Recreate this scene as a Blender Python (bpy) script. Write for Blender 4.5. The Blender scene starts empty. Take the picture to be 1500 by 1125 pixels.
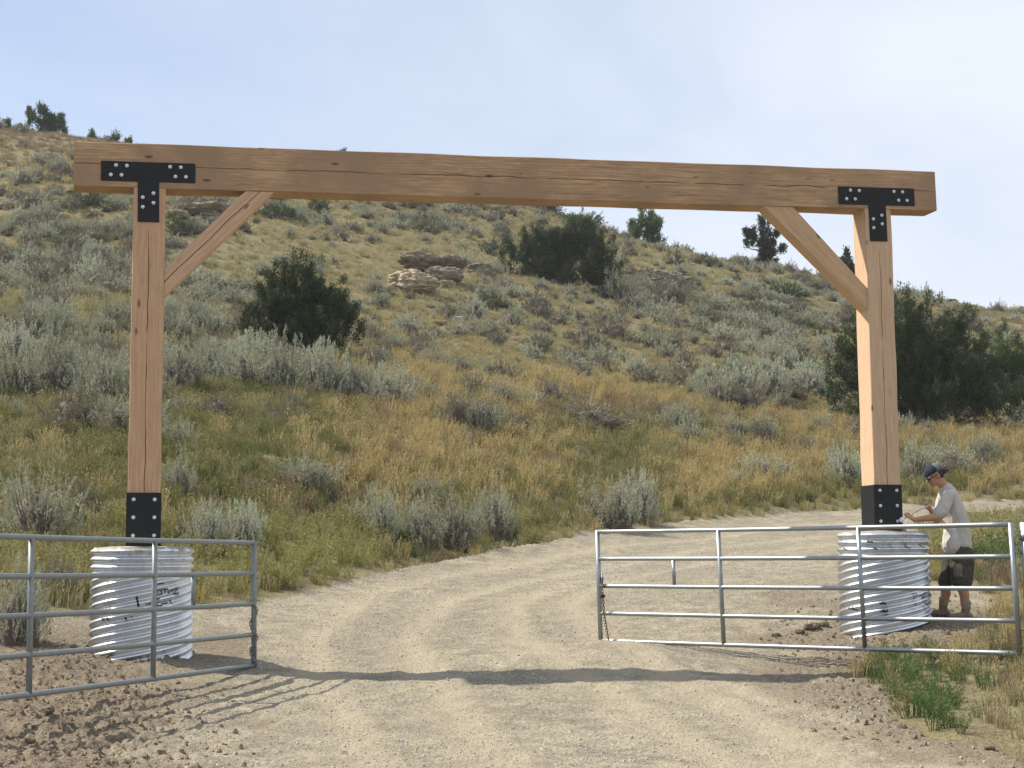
import bpy, bmesh, math, random
import numpy as np
from mathutils import Vector, Matrix
from math import radians, sin, cos, pi, atan2, tan

C = bpy.context.scene.collection
sc = bpy.context.scene
rnd = random.Random(11)
RS = np.random.RandomState(7)

# ------------------------------------------------------------------ camera
FPX = 2333.0
PITCH = math.atan(266.5 / FPX)
ROLL = 0.007
cam_d = bpy.data.cameras.new('camera')
cam_d.sensor_width = 36
cam_d.lens = FPX / 1500 * 36
cam_d.clip_start = 0.1
cam_d.clip_end = 12000
cam = bpy.data.objects.new('camera', cam_d)
C.objects.link(cam)
Fv = np.array([0, cos(PITCH), sin(PITCH)])
R0 = np.array([1.0, 0, 0]); U0 = np.array([0, -sin(PITCH), cos(PITCH)])
Rv = cos(ROLL) * R0 - sin(ROLL) * U0
Uv = sin(ROLL) * R0 + cos(ROLL) * U0
cam.matrix_world = Matrix(((Rv[0], Uv[0], -Fv[0], 0), (Rv[1], Uv[1], -Fv[1], 0), (Rv[2], Uv[2], -Fv[2], 0), (0, 0, 0, 1)))
sc.camera = cam

# ------------------------------------------------------------------ sun and sky
SUN_DIR = Vector((-0.82, 0.23, 1.0)).normalized()      # towards the sun
sun_el = math.asin(SUN_DIR.z)
sun_az = atan2(SUN_DIR.x, SUN_DIR.y)                   # clockwise from +Y
sd = bpy.data.lights.new('sun', 'SUN')
sd.energy = 4.8
sd.angle = radians(0.6)
sd.color = (1.0, 0.93, 0.80)
sun = bpy.data.objects.new('sun', sd)
C.objects.link(sun)
sun.rotation_euler = SUN_DIR.to_track_quat('Z', 'Y').to_euler()
world = bpy.data.worlds.new('World')
sc.world = world
world.use_nodes = True
nt = world.node_tree
nt.nodes.clear()
out = nt.nodes.new('ShaderNodeOutputWorld')
bg = nt.nodes.new('ShaderNodeBackground')
sky = nt.nodes.new('ShaderNodeTexSky')
sky.sky_type = 'NISHITA'
sky.sun_disc = False
sky.sun_elevation = sun_el
sky.sun_rotation = sun_az
sky.altitude = 900
sky.air_density = 1.0
sky.dust_density = 2.2
sky.ozone_density = 1.5
tc = nt.nodes.new('ShaderNodeTexCoord')
mp = nt.nodes.new('ShaderNodeMapping')
mp.inputs['Scale'].default_value = (2.2, 2.0, 5.5)
mp.inputs['Rotation'].default_value = (0.1, 0.5, 0.3)
nz = nt.nodes.new('ShaderNodeTexNoise')
nz.inputs['Scale'].default_value = 1.6
nz.inputs['Detail'].default_value = 7
nz.inputs['Roughness'].default_value = 0.55
nz.inputs['Distortion'].default_value = 0.6
sx = nt.nodes.new('ShaderNodeSeparateXYZ')
# the thin veil of cloud lies mostly towards the right (+X) part of the sky
m1 = nt.nodes.new('ShaderNodeMapRange')
m1.inputs['From Min'].default_value = -0.28
m1.inputs['From Max'].default_value = 0.30
m1.inputs['To Min'].default_value = 0.24
m1.inputs['To Max'].default_value = 0.78
rp = nt.nodes.new('ShaderNodeMapRange')
rp.inputs['From Min'].default_value = 0.30
rp.inputs['From Max'].default_value = 0.72
add = nt.nodes.new('ShaderNodeMath'); add.operation = 'MULTIPLY_ADD'
add.inputs[1].default_value = 0.32
mix = nt.nodes.new('ShaderNodeMixRGB')
mix.inputs['Color2'].default_value = (5.35, 5.75, 6.45, 1)
L = nt.links.new
L(tc.outputs['Generated'], mp.inputs['Vector'])
L(mp.outputs['Vector'], nz.inputs['Vector'])
L(tc.outputs['Generated'], sx.inputs['Vector'])
L(sx.outputs['X'], m1.inputs['Value'])
L(nz.outputs['Fac'], rp.inputs['Value'])
L(rp.outputs['Result'], add.inputs[0])
L(m1.outputs['Result'], add.inputs[2])
L(add.outputs['Value'], mix.inputs['Fac'])
add.use_clamp = True
L(sky.outputs['Color'], mix.inputs['Color1'])
L(mix.outputs['Color'], bg.inputs['Color'])
bg.inputs['Strength'].default_value = 0.112
L(bg.outputs['Background'], out.inputs['Surface'])
sc.view_settings.view_transform = 'Standard'
sc.view_settings.look = 'None'
sc.view_settings.gamma = 1
sc.view_settings.exposure = 0.53

# ------------------------------------------------------------------ helpers
def tag(o, label=None, cat=None, group=None, kind=None):
    if label: o['label'] = label
    if cat: o['category'] = cat
    if group: o['group'] = group
    if kind: o['kind'] = kind
    return o

def thing(name, label, cat, loc=(0, 0, 0), group=None):
    o = bpy.data.objects.new(name, None)
    C.objects.link(o)
    o.location = loc
    o.empty_display_size = 0.2
    return tag(o, label, cat, group)

def link(name, me, mat=None, parent=None, M=None):
    o = bpy.data.objects.new(name, me)
    C.objects.link(o)
    if mat:
        me.materials.clear()
        me.materials.append(mat)
    if M is not None:
        o.matrix_world = M
    if parent is not None:
        o.parent = parent
        Pm = chain_matrix(parent)
        o.matrix_basis = Pm.inverted() @ (M if M is not None else Matrix())
    return o

def chain_matrix(o):
    m = o.matrix_basis.copy() if o.matrix_basis else Matrix()
    p = o.parent
    while p is not None:
        m = p.matrix_basis @ m
        p = p.parent
    return m

def mesh(name, V, F, smooth=False):
    me = bpy.data.meshes.new(name)
    me.from_pydata([tuple(map(float, v)) for v in V], [], [tuple(map(int, f)) for f in F])
    if smooth:
        me.polygons.foreach_set('use_smooth', [True] * len(me.polygons))
    me.update()
    return me

def from_bm(name, bm, smooth=False):
    me = bpy.data.meshes.new(name)
    bm.normal_update()
    bm.to_mesh(me); bm.free()
    if smooth:
        me.polygons.foreach_set('use_smooth', [True] * len(me.polygons))
    return me

def ray(px, py):
    return Fv + (px - 750) / FPX * Rv + (562.5 - py) / FPX * Uv

def P(px, py, Y):
    d = ray(px, py)
    return Vector(d * Y / d[1])

def proj(x, y, z):
    w = x * Fv[0] + y * Fv[1] + z * Fv[2]
    w = np.where(w < 0.1, 0.1, w)
    u = 750 + FPX * (x * Rv[0] + y * Rv[1] + z * Rv[2]) / w
    v = 562.5 - FPX * (x * Uv[0] + y * Uv[1] + z * Uv[2]) / w
    return u, v

def hash2(ix, iy, seed):
    n = (ix.astype(np.int64) * 374761393 + iy.astype(np.int64) * 668265263 + seed * 1442695041) & 0x7fffffff
    n = ((n ^ (n >> 13)) * 1274126177) & 0x7fffffff
    n = n ^ (n >> 16)
    return (n & 0xffff) / 65535.0

def vnoise(x, y, seed=0):
    ix = np.floor(x); iy = np.floor(y)
    fx = x - ix; fy = y - iy
    fx = fx * fx * (3 - 2 * fx); fy = fy * fy * (3 - 2 * fy)
    a = hash2(ix, iy, seed); b = hash2(ix + 1, iy, seed)
    c = hash2(ix, iy + 1, seed); d = hash2(ix + 1, iy + 1, seed)
    return (a * (1 - fx) + b * fx) * (1 - fy) + (c * (1 - fx) + d * fx) * fy - 0.5

def fbm(x, y, scale, octv=4, seed=0, gain=0.5):
    s = 0; a = 1.0
    for k in range(octv):
        s = s + a * vnoise(x * scale + 17.3 * k, y * scale - 9.1 * k, seed + k)
        scale *= 2.03; a *= gain
    return s

def sstep(a, b, x):
    t = np.clip((x - a) / (b - a), 0, 1)
    return t * t * (3 - 2 * t)

# ------------------------------------------------------------------ terrain height
CP = [(-1.7, 16.55, -1.14), (-2.35, 14.3, -1.24), (-3.2, 11.6, -1.37), (0, 15.9, -1.10), (3.16, 16.75, -1.235),
      (0, 11, -1.40), (3, 11, -1.42), (-4.5, 12.5, -1.27), (0, 0, -1.8), (6, 0, -1.85), (-6, 0, -1.75), (0, -12, -2.1),
      (-20, -15, -2.2), (20, -15, -2.4), (-4.0, 16.6, -0.98), (-5.3, 17.2, -0.92), (-2.7, 16.85, -1.08), (1.0, 18.95, -0.95),
      (2.1, 18.6, -1.0), (4.0, 18.6, -0.95), (5.1, 18.9, -0.80), (5.35, 19.4, -0.68), (5.0, 15.95, -1.04), (3.4, 17.1, -1.09),
      (6.5, 19, -0.72), (-40, -40, -3.5), (40, -40, -4), (-60, 10, 2), (60, 5, -3)]
for q in [(395, 890, 22.4), (640, 828, 28.2), (880, 780, 35.5), (1150, 752, 42), (1250, 745, 44), (1480, 737, 46.6),
          (700, 880, 22.0), (1000, 850, 24), (1100, 800, 31), (1430, 778, 35), (1490, 850, 22.5), (1700, 800, 32), (1700, 745, 46),
          (900, 920, 18.0), (1050, 880, 21.5),
          (150, 880, 20.0), (0, 930, 17.5), (-150, 960, 15.5), (-600, 900, 17), (-600, 700, 28), (-600, 520, 55), (-600, 300, 100), (-600, 170, 140),
          (0, 800, 23.5), (0, 700, 29), (0, 560, 40), (0, 440, 58), (0, 300, 95), (0, 186, 135),
          (200, 780, 25.5), (200, 700, 30), (200, 560, 42), (200, 440, 60), (200, 300, 92), (108, 206, 135), (240, 222, 138),
          (400, 700, 32.5), (400, 560, 48), (400, 440, 70), (400, 310, 104), (380, 231, 140),
          (600, 700, 35.5), (600, 560, 52), (600, 430, 78), (600, 330, 108), (600, 256, 142), (700, 275, 140), (780, 304, 136),
          (900, 660, 46), (900, 560, 62), (900, 440, 90), (900, 347, 126), (1000, 371, 127),
          (1150, 660, 54), (1150, 540, 78), (1150, 450, 104), (1100, 393, 128), (1200, 408, 128), (1300, 434, 130),
          (1480, 655, 58), (1480, 560, 86), (1390, 455, 132), (1430, 470, 134), (1500, 484, 136), (1700, 510, 140),
          (2100, 770, 36), (2100, 660, 60), (2100, 540, 130)]:
    v = P(*q)
    CP.append((v.x, v.y, v.z))
for q in [(-600, 170, 140), (0, 186, 135), (240, 224, 138), (500, 226, 141), (700, 275, 140), (900, 347, 126), (1100, 393, 128),
          (1300, 434, 130), (1500, 484, 136), (2100, 540, 130)]:
    v = P(*q)
    for k, m in ((1.28, 0.97), (1.9, 0.62)):
        CP.append((v.x * k, v.y * k, v.z * m))
CP = np.array(CP)
cx = CP[:, :2]
def _phi(r2): return 0.5 * r2 * np.log(r2 + 1e-9)
n_ = len(cx)
D2 = ((cx[:, None, :] - cx[None, :, :]) ** 2).sum(-1)
K = _phi(D2) + np.eye(n_) * 2.0
Pm = np.hstack([np.ones((n_, 1)), cx])
A_ = np.vstack([np.hstack([K, Pm]), np.hstack([Pm.T, np.zeros((3, 3))])])
sol = np.linalg.solve(A_, np.concatenate([CP[:, 2], np.zeros(3)]))

# pixel outline of the bare ground, turned into a mask over the terrain
YB_X = np.array([-900, -300, 0, 60, 135, 280, 330, 395, 450, 540, 640, 760, 880, 1000, 1150, 1250, 1320, 1500, 1700, 2600])
YB_Y = np.array([1010, 975, 925, 905, 903, 893, 892, 880, 866, 842, 824, 797, 778, 766, 752, 746, 740, 733, 728, 720])
RP = [(3000, 700), (1700, 738), (1500, 746), (1432, 770), (1352, 792), (1345, 858), (1432, 866), (1462, 884), (1436, 905), (1432, 940), (1350, 950), (1275, 966), (1225, 984), (1248, 998), (1295, 1010),
      (1308, 1050), (1375, 1085), (1440, 1092), (1500, 1118), (1650, 1230), (3000, 1900)]
def in_poly(x, y, poly):
    res = np.zeros(x.shape, bool)
    n = len(poly)
    for i in range(n):
        x1, y1 = poly[i]; x2, y2 = poly[(i + 1) % n]
        c = ((y1 > y) != (y2 > y)) & (x < (x2 - x1) * (y - y1) / (y2 - y1 + 1e-12) + x1)
        res ^= c
    return res

def base_h(x, y):
    x = np.asarray(x, float); y = np.asarray(y, float)
    z = sol[-3] + sol[-2] * x + sol[-1] * y
    for i in range(n_):
        z = z + sol[i] * _phi((x - cx[i, 0]) ** 2 + (y - cx[i, 1]) ** 2)
    r = np.hypot(x, y)
    w = sstep(230, 420, r)
    z = np.clip(z, -6, 60)
    z = z * (1 - w) + w * (-4 + 9 * fbm(x, y, 0.002, 3, 5))
    back = sstep(-8, -40, y)
    z = z * (1 - back) + back * (-2.6)
    return z

def veg_mask(x, y, z):
    u, v = proj(x, y, z)
    jx = 14 * fbm(x, y, 0.9, 3, 91)
    yb = np.interp(u, YB_X, YB_Y) + jx * 0.55
    bare = (v > yb) & (y > 2)
    g = in_poly(u + jx * 1.2, v, RP) & (y > 9)
    rr = np.hypot(x - 0.5, y)
    m = (~bare) | g
    far_out = (y <= 9.5) & (np.abs(x) > 5)
    m = np.where(y <= 9.5, far_out, m)
    return m.astype(float)

RUTS = []
def H(x, y, detail=True):
    x = np.atleast_1d(np.asarray(x, float)); y = np.atleast_1d(np.asarray(y, float))
    z = base_h(x, y)
    if not detail: return z
    r = np.hypot(x, y)
    v = veg_mask(x, y, z)
    amp = v * np.interp(r, [15, 35, 130, 220], [0.10, 0.28, 0.55, 2.0])
    z = z + amp * fbm(x, y, 0.16, 3, 21) + v * 0.10 * fbm(x, y, 0.8, 3, 31)
    # rim of rocky, uneven ground at the skyline
    bare = 1 - v
    z = z + bare * (0.012 * fbm(x, y, 0.7, 2, 41) + 0.018 * fbm(x, y, 6.0, 3, 45, 0.65))
    u, w = proj(x, y, z)
    clod = bare * sstep(330, 120, u - (w - 1000) * 0.6) * sstep(930, 985, w)
    clod = np.maximum(clod, bare * sstep(75, 30, np.hypot(u - 210, (w - 965) * 2.0)))
    clod = np.maximum(clod, bare * sstep(1130, 1230, u) * sstep(865, 915, w) * sstep(1110, 1020, w) * .8)
    nn = np.abs(fbm(x, y, 4.5, 4, 55, 0.65))
    z = z + clod * (0.065 * nn + 0.05 * fbm(x, y, 1.6, 2, 57) + 0.06 * np.abs(fbm(x, y, 13.0, 2, 58)))
    for (pts, wd, dp) in RUTS:
        d = seg_dist(x, y, pts)
        wob = 0.6 + 0.8 * (fbm(x, y, 1.2, 2, 61) + .5)
        z = z - bare * dp * wob * np.exp(-(d / wd) ** 2) + bare * dp * 0.55 * wob * np.exp(-((d - 2.1 * wd) / (0.7 * wd)) ** 2)
    # earth heaped round the two piers
    for (mx, my, mr, mh) in ((5.02, 18.75, 0.75, 0.10), (4.15, 18.3, .5, .03), (-3.2, 16.9, 0.6, 0.07), (-4.5, 16.8, 0.7, 0.05)):
        z = z + mh * np.exp(-(((x - mx) ** 2 + (y - my) ** 2) / mr ** 2)) * (1 + 0.6 * fbm(x, y, 3, 3, 71))
    return z

def seg_dist(x, y, pts):
    best = np.full(x.shape, 1e9)
    for (x1, y1), (x2, y2) in zip(pts[:-1], pts[1:]):
        dx, dy = x2 - x1, y2 - y1
        t = np.clip(((x - x1) * dx + (y - y1) * dy) / (dx * dx + dy * dy), 0, 1)
        best = np.minimum(best, np.hypot(x - x1 - t * dx, y - y1 - t * dy))
    return best

def ground_at(px, py, lo=9.0, hi=220.0):
    """first point where the view ray through a picture position meets the terrain"""
    d = ray(px, py); d = d / d[1]
    Ys = np.geomspace(lo, hi, 500)
    hz = H(d[0] * Ys, Ys)
    below = np.nonzero(d[2] * Ys < hz)[0]
    i = below[0] if len(below) else len(Ys) - 1
    i = max(i, 1)
    a = d[2] * Ys[i - 1] - hz[i - 1]; b = d[2] * Ys[i] - hz[i]
    t = a / (a - b + 1e-9) if len(below) else 1.0
    Y = Ys[i - 1] + t * (Ys[i] - Ys[i - 1])
    return Vector((d[0] * Y, Y, float(H(d[0] * Y, Y)[0])))

def rut(pix, wd, dp):
    pts = []
    for (a, b) in pix:
        d = ray(a, b); d = d / d[1]
        Ys = np.geomspace(8, 80, 400)
        hz = base_h(d[0] * Ys, Ys)
        idx = np.nonzero(d[2] * Ys < hz)[0]
        Y = Ys[idx[0]] if len(idx) else 60
        pts.append((d[0] * Y, Y))
    return (pts, wd, dp)
_r = [rut([(560, 1160), (470, 1010), (450, 940), (520, 880), (660, 842), (900, 800), (1150, 772), (1420, 752)], 0.13, 0.013),
      rut([(760, 1160), (640, 1010), (590, 940), (650, 885), (780, 850), (960, 818), (1200, 786)], 0.13, 0.013),
      rut([(1290, 1160), (1010, 1010), (860, 930), (830, 885), (900, 850), (1050, 822), (1250, 795)], 0.14, 0.013),
      rut([(1130, 1160), (880, 1010), (760, 940), (750, 890), (840, 852)], 0.12, 0.010),
      rut([(60, 1150), (200, 1080), (330, 1030), (430, 1000)], 0.05, 0.018),
      rut([(180, 1150), (330, 1085), (470, 1035), (600, 1010)], 0.05, 0.016),
      rut([(1400, 1130), (1200, 1050), (1050, 1005)], 0.12, 0.012)]
RUTS.extend(_r)

# ------------------------------------------------------------------ materials
def new_mat(name):
    m = bpy.data.materials.new(name)
    m.use_nodes = True
    return m, m.node_tree, m.node_tree.nodes['Principled BSDF']

def nd(nt, t, **kw):
    n = nt.nodes.new(t)
    for k, v in kw.items():
        if k in n.inputs: n.inputs[k].default_value = v
        else: setattr(n, k, v)
    return n

def noise(nt, vec, scale, detail=4, rough=0.55, dist=0.0):
    n = nt.nodes.new('ShaderNodeTexNoise')
    n.inputs['Scale'].default_value = scale
    n.inputs['Detail'].default_value = detail
    n.inputs['Roughness'].default_value = rough
    n.inputs['Distortion'].default_value = dist
    if vec is not None: nt.links.new(vec, n.inputs['Vector'])
    return n.outputs['Fac']

def ramp(nt, fac, stops):
    n = nt.nodes.new('ShaderNodeValToRGB')
    e = n.color_ramp.elements
    while len(e) < len(stops): e.new(0.5)
    for i, (p, c) in enumerate(stops):
        e[i].position = p
        e[i].color = (*c, 1) if len(c) == 3 else c
    nt.links.new(fac, n.inputs['Fac'])
    return n.outputs['Color']

def mixc(nt, fac, a, b, mode='MIX'):
    n = nt.nodes.new('ShaderNodeMixRGB')
    n.blend_type = mode
    for s, v in (('Fac', fac), ('Color1', a), ('Color2', b)):
        if hasattr(v, 'is_linked') or isinstance(v, bpy.types.NodeSocket): nt.links.new(v, n.inputs[s])
        elif isinstance(v, (int, float)): n.inputs[s].default_value = v
        else: n.inputs[s].default_value = (*v, 1)
    return n.outputs['Color']

def mth(nt, op, a, b=None, c=None, clamp=False):
    n = nt.nodes.new('ShaderNodeMath'); n.operation = op; n.use_clamp = clamp
    for i, v in enumerate((a, b, c)):
        if v is None: continue
        if isinstance(v, (int, float)): n.inputs[i].default_value = v
        else: nt.links.new(v, n.inputs[i])
    return n.outputs[0]

def bump(nt, h, bsdf, strength=0.5, dist=0.02):
    b = nt.nodes.new('ShaderNodeBump')
    b.inputs['Strength'].default_value = strength
    b.inputs['Distance'].default_value = dist
    nt.links.new(h, b.inputs['Height'])
    nt.links.new(b.outputs['Normal'], bsdf.inputs['Normal'])

def attr(nt, name):
    a = nt.nodes.new('ShaderNodeAttribute'); a.attribute_name = name
    return a.outputs['Fac']

def mat_ground():
    m, t, b = new_mat('ground')
    pos = nd(t, 'ShaderNodeNewGeometry').outputs['Position']
    veg = attr(t, 'veg'); trk = attr(t, 'track'); brn = attr(t, 'clod')
    big = noise(t, pos, 0.55, 4); mid = noise(t, pos, 3.5, 5, 0.6); fine = noise(t, pos, 28, 4, 0.7); grit = noise(t, pos, 90, 2, 0.6)
    road = ramp(t, big, [(0.3, (0.262, 0.231, 0.172)), (0.7, (0.365, 0.320, 0.236))])
    road = mixc(t, ramp(t, mid, [(0.42, (0, 0, 0)), (0.62, (1, 1, 1))]), road, (0.222, 0.197, 0.150))
    grit_c = ramp(t, fine, [(0.36, (0.42, 0.42, 0.42)), (0.48, (0.95, 0.95, 0.95)), (0.62, (1.3, 1.29, 1.25))])
    road = mixc(t, 0.8, road, grit_c, 'MULTIPLY')
    road = mixc(t, mth(t, 'MULTIPLY', trk, 0.65), road, (0.385, 0.330, 0.236))
    vor = nd(t, 'ShaderNodeTexVoronoi', Scale=24.0); t.links.new(pos, vor.inputs['Vector'])
    peb = ramp(t, vor.outputs['Distance'], [(0.10, (1, 1, 1)), (0.22, (0, 0, 0))])
    road = mixc(t, mth(t, 'MULTIPLY', peb, mth(t, 'MULTIPLY', nd_sep(t, vor.outputs['Color']), 0.5)), road, (0.55, 0.50, 0.42))
    dirt = ramp(t, mid, [(0.3, (0.125, 0.098, 0.070)), (0.7, (0.235, 0.190, 0.135))])
    dirt = mixc(t, 0.7, dirt, grit_c, 'MULTIPLY')
    road = mixc(t, brn, road, dirt)
    soil = ramp(t, noise(t, pos, 0.9, 5, 0.65), [(0.3, (0.15, 0.125, 0.070)), (0.5, (0.21, 0.175, 0.10)), (0.72, (0.17, 0.16, 0.08))])
    soil = mixc(t, 0.6, soil, grit_c, 'MULTIPLY')
    col = mixc(t, veg, road, soil)
    t.links.new(col, b.inputs['Base Color'])
    b.inputs['Roughness'].default_value = 0.95
    b.inputs['Specular IOR Level'].default_value = 0.15
    h = mth(t, 'ADD', mth(t, 'MULTIPLY', mid, 0.5), mth(t, 'ADD', mth(t, 'MULTIPLY', fine, 0.35), mth(t, 'MULTIPLY', peb, 0.16)))
    bump(t, h, b, 1.0, 0.08)
    return m

def nd_sep(t, col):
    s = nd(t, 'ShaderNodeSeparateColor'); t.links.new(col, s.inputs[0])
    return s.outputs[0]

def mat_leaf(name, c1, c2, trans=0.25, rough=0.7, hue_noise=True):
    """leaf: two tones per plant (object random) and a fleck noise; part of the light passes through"""
    m, t, b = new_mat(name)
    info = nd(t, 'ShaderNodeObjectInfo').outputs['Random']
    pos = nd(t, 'ShaderNodeNewGeometry')
    nzv = noise(t, pos.outputs['Position'], 16.0, 3, 0.8)
    f = mth(t, 'ADD', mth(t, 'MULTIPLY', info, 0.45), mth(t, 'MULTIPLY', ramp_f(t, nzv, 0.4, 0.6), 0.55))
    col = mixc(t, f, c1, c2)
    t.links.new(col, b.inputs['Base Color'])
    b.inputs['Roughness'].default_value = rough
    b.inputs['Specular IOR Level'].default_value = 0.25
    tr = nd(t, 'ShaderNodeBsdfTranslucent')
    t.links.new(col, tr.inputs['Color'])
    mx = nd(t, 'ShaderNodeMixShader'); mx.inputs[0].default_value = trans
    t.links.new(b.outputs[0], mx.inputs[1]); t.links.new(tr.outputs[0], mx.inputs[2])
    t.links.new(mx.outputs[0], t.nodes['Material Output'].inputs['Surface'])
    return m

def ramp_f(t, v, a, b):
    n = nd(t, 'ShaderNodeMapRange'); n.inputs['From Min'].default_value = a; n.inputs['From Max'].default_value = b
    t.links.new(v, n.inputs['Value'])
    return n.outputs['Result']

def mat_wood(name, light, dark, saw=0.25, crack=1.0, seed=0.0, grain_dark=0.5, stain=None, crack_off=0.0):
    m, t, b = new_mat(name)
    oc = nd(t, 'ShaderNodeTexCoord').outputs['Object']
    mp = nd(t, 'ShaderNodeMapping'); mp.inputs['Scale'].default_value = (0.8, 9, 9); mp.inputs['Location'].default_value = (seed, seed * 1.7, seed * .6)
    t.links.new(oc, mp.inputs['Vector'])
    g = noise(t, mp.outputs['Vector'], 2.2, 6, 0.65, 1.2)
    mp2 = nd(t, 'ShaderNodeMapping'); mp2.inputs['Scale'].default_value = (1.3, 40, 40); mp2.inputs['Location'].default_value = (seed * 2, 3, seed)
    t.links.new(oc, mp2.inputs['Vector'])
    g2 = noise(t, mp2.outputs['Vector'], 3.0, 4, 0.6, 0.4)
    wv = nd(t, 'ShaderNodeTexWave'); wv.wave_type = 'RINGS'; wv.rings_direction = 'X'
    wv.inputs['Scale'].default_value = 1.5; wv.inputs['Distortion'].default_value = 9; wv.inputs['Detail'].default_value = 3
    wv.inputs['Detail Scale'].default_value = 1.0
    t.links.new(mp.outputs['Vector'], wv.inputs['Vector'])
    f = mth(t, 'ADD', mth(t, 'MULTIPLY', ramp_f(t, g, 0.3, 0.7), 0.55), mth(t, 'MULTIPLY', wv.outputs['Fac'], 0.30), clamp=True)
    col = mixc(t, f, light, dark)
    col = mixc(t, mth(t, 'MULTIPLY', ramp_f(t, g2, 0.48, 0.72), grain_dark), col, tuple(c * 0.55 for c in dark))
    if stain:
        sn = noise(t, oc, 1.1, 5, 0.6, 0.3)
        col = mixc(t, ramp_f(t, sn, 0.47, 0.62), col, stain)
    # knots
    mk = nd(t, 'ShaderNodeMapping'); mk.inputs['Scale'].default_value = (1.7, 4.6, 4.6); mk.inputs['Location'].default_value = (seed * 3.1, seed, 0.3)
    t.links.new(oc, mk.inputs['Vector'])
    vo = nd(t, 'ShaderNodeTexVoronoi', Scale=1.3); t.links.new(mk.outputs['Vector'], vo.inputs['Vector'])
    kd = ramp(t, vo.outputs['Distance'], [(0.07, (1, 1, 1)), (0.13, (0, 0, 0))])
    col = mixc(t, mth(t, 'MULTIPLY', kd, 0.8), col, tuple(c * 0.25 for c in dark))
    # circular-saw marks running across
    sp = nd(t, 'ShaderNodeSeparateXYZ'); t.links.new(oc, sp.inputs[0])
    a = mth(t, 'ADD', mth(t, 'MULTIPLY', sp.outputs[0], 175.0), mth(t, 'MULTIPLY', sp.outputs[2], 95.0))
    a = mth(t, 'ADD', a, mth(t, 'MULTIPLY', noise(t, oc, 2.3, 4, 0.6), 26.0))
    sw = mth(t, 'SINE', a)
    msk = ramp_f(t, noise(t, oc, 4.5, 4, 0.7), 0.42, 0.66)
    sf = mth(t, 'MULTIPLY', mth(t, 'MULTIPLY', ramp_f(t, sw, -0.2, 1.0), saw), msk)
    col = mixc(t, sf, col, tuple(c * 0.6 for c in dark))
    # drying check down the middle
    wob = mth(t, 'MULTIPLY', mth(t, 'SUBTRACT', noise(t, mp.outputs['Vector'], 0.8, 5, 0.6), 0.5), 0.07)
    nn = nd(t, 'ShaderNodeTexNoise'); nn.noise_dimensions = '1D'; nn.inputs['Scale'].default_value = 1.6; nn.inputs['Detail'].default_value = 3
    t.links.new(sp.outputs[0], nn.inputs['W'])
    wob = mth(t, 'MULTIPLY', mth(t, 'SUBTRACT', nn.outputs['Fac'], 0.5), 0.06)
    dz = mth(t, 'ABSOLUTE', mth(t, 'SUBTRACT', mth(t, 'SUBTRACT', sp.outputs[2], crack_off), wob))
    wid = mth(t, 'MULTIPLY', ramp_f(t, nn.outputs['Fac'], 0.35, 0.5), 0.0042)
    cr = mth(t, 'MULTIPLY', mth(t, 'LESS_THAN', dz, wid), crack)
    col = mixc(t, cr, col, tuple(c * 0.16 for c in dark))
    t.links.new(col, b.inputs['Base Color'])
    b.inputs['Roughness'].default_value = 0.8
    b.inputs['Specular IOR Level'].default_value = 0.2
    h = mth(t, 'SUBTRACT', mth(t, 'SUBTRACT', mth(t, 'MULTIPLY', g2, 0.4), mth(t, 'MULTIPLY', sf, 0.5)), mth(t, 'MULTIPLY', cr, 2.0))
    bump(t, h, b, 0.9, 0.008)
    return m

def mat_plain(name, c, rough=0.6, metal=0.0, var=0.12, scale=8.0, bmp=0.0, spec=0.4):
    m, t, b = new_mat(name)
    oc = nd(t, 'ShaderNodeTexCoord').outputs['Object']
    n1 = noise(t, oc, scale, 5, 0.6)
    col = mixc(t, ramp_f(t, n1, 0.3, 0.7), tuple(x * (1 - var) for x in c), tuple(min(1, x * (1 + var)) for x in c))
    t.links.new(col, b.inputs['Base Color'])
    b.inputs['Roughness'].default_value = rough
    b.inputs['Metallic'].default_value = metal
    b.inputs['Specular IOR Level'].default_value = spec
    if bmp: bump(t, n1, b, bmp, 0.02)
    return m

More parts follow.
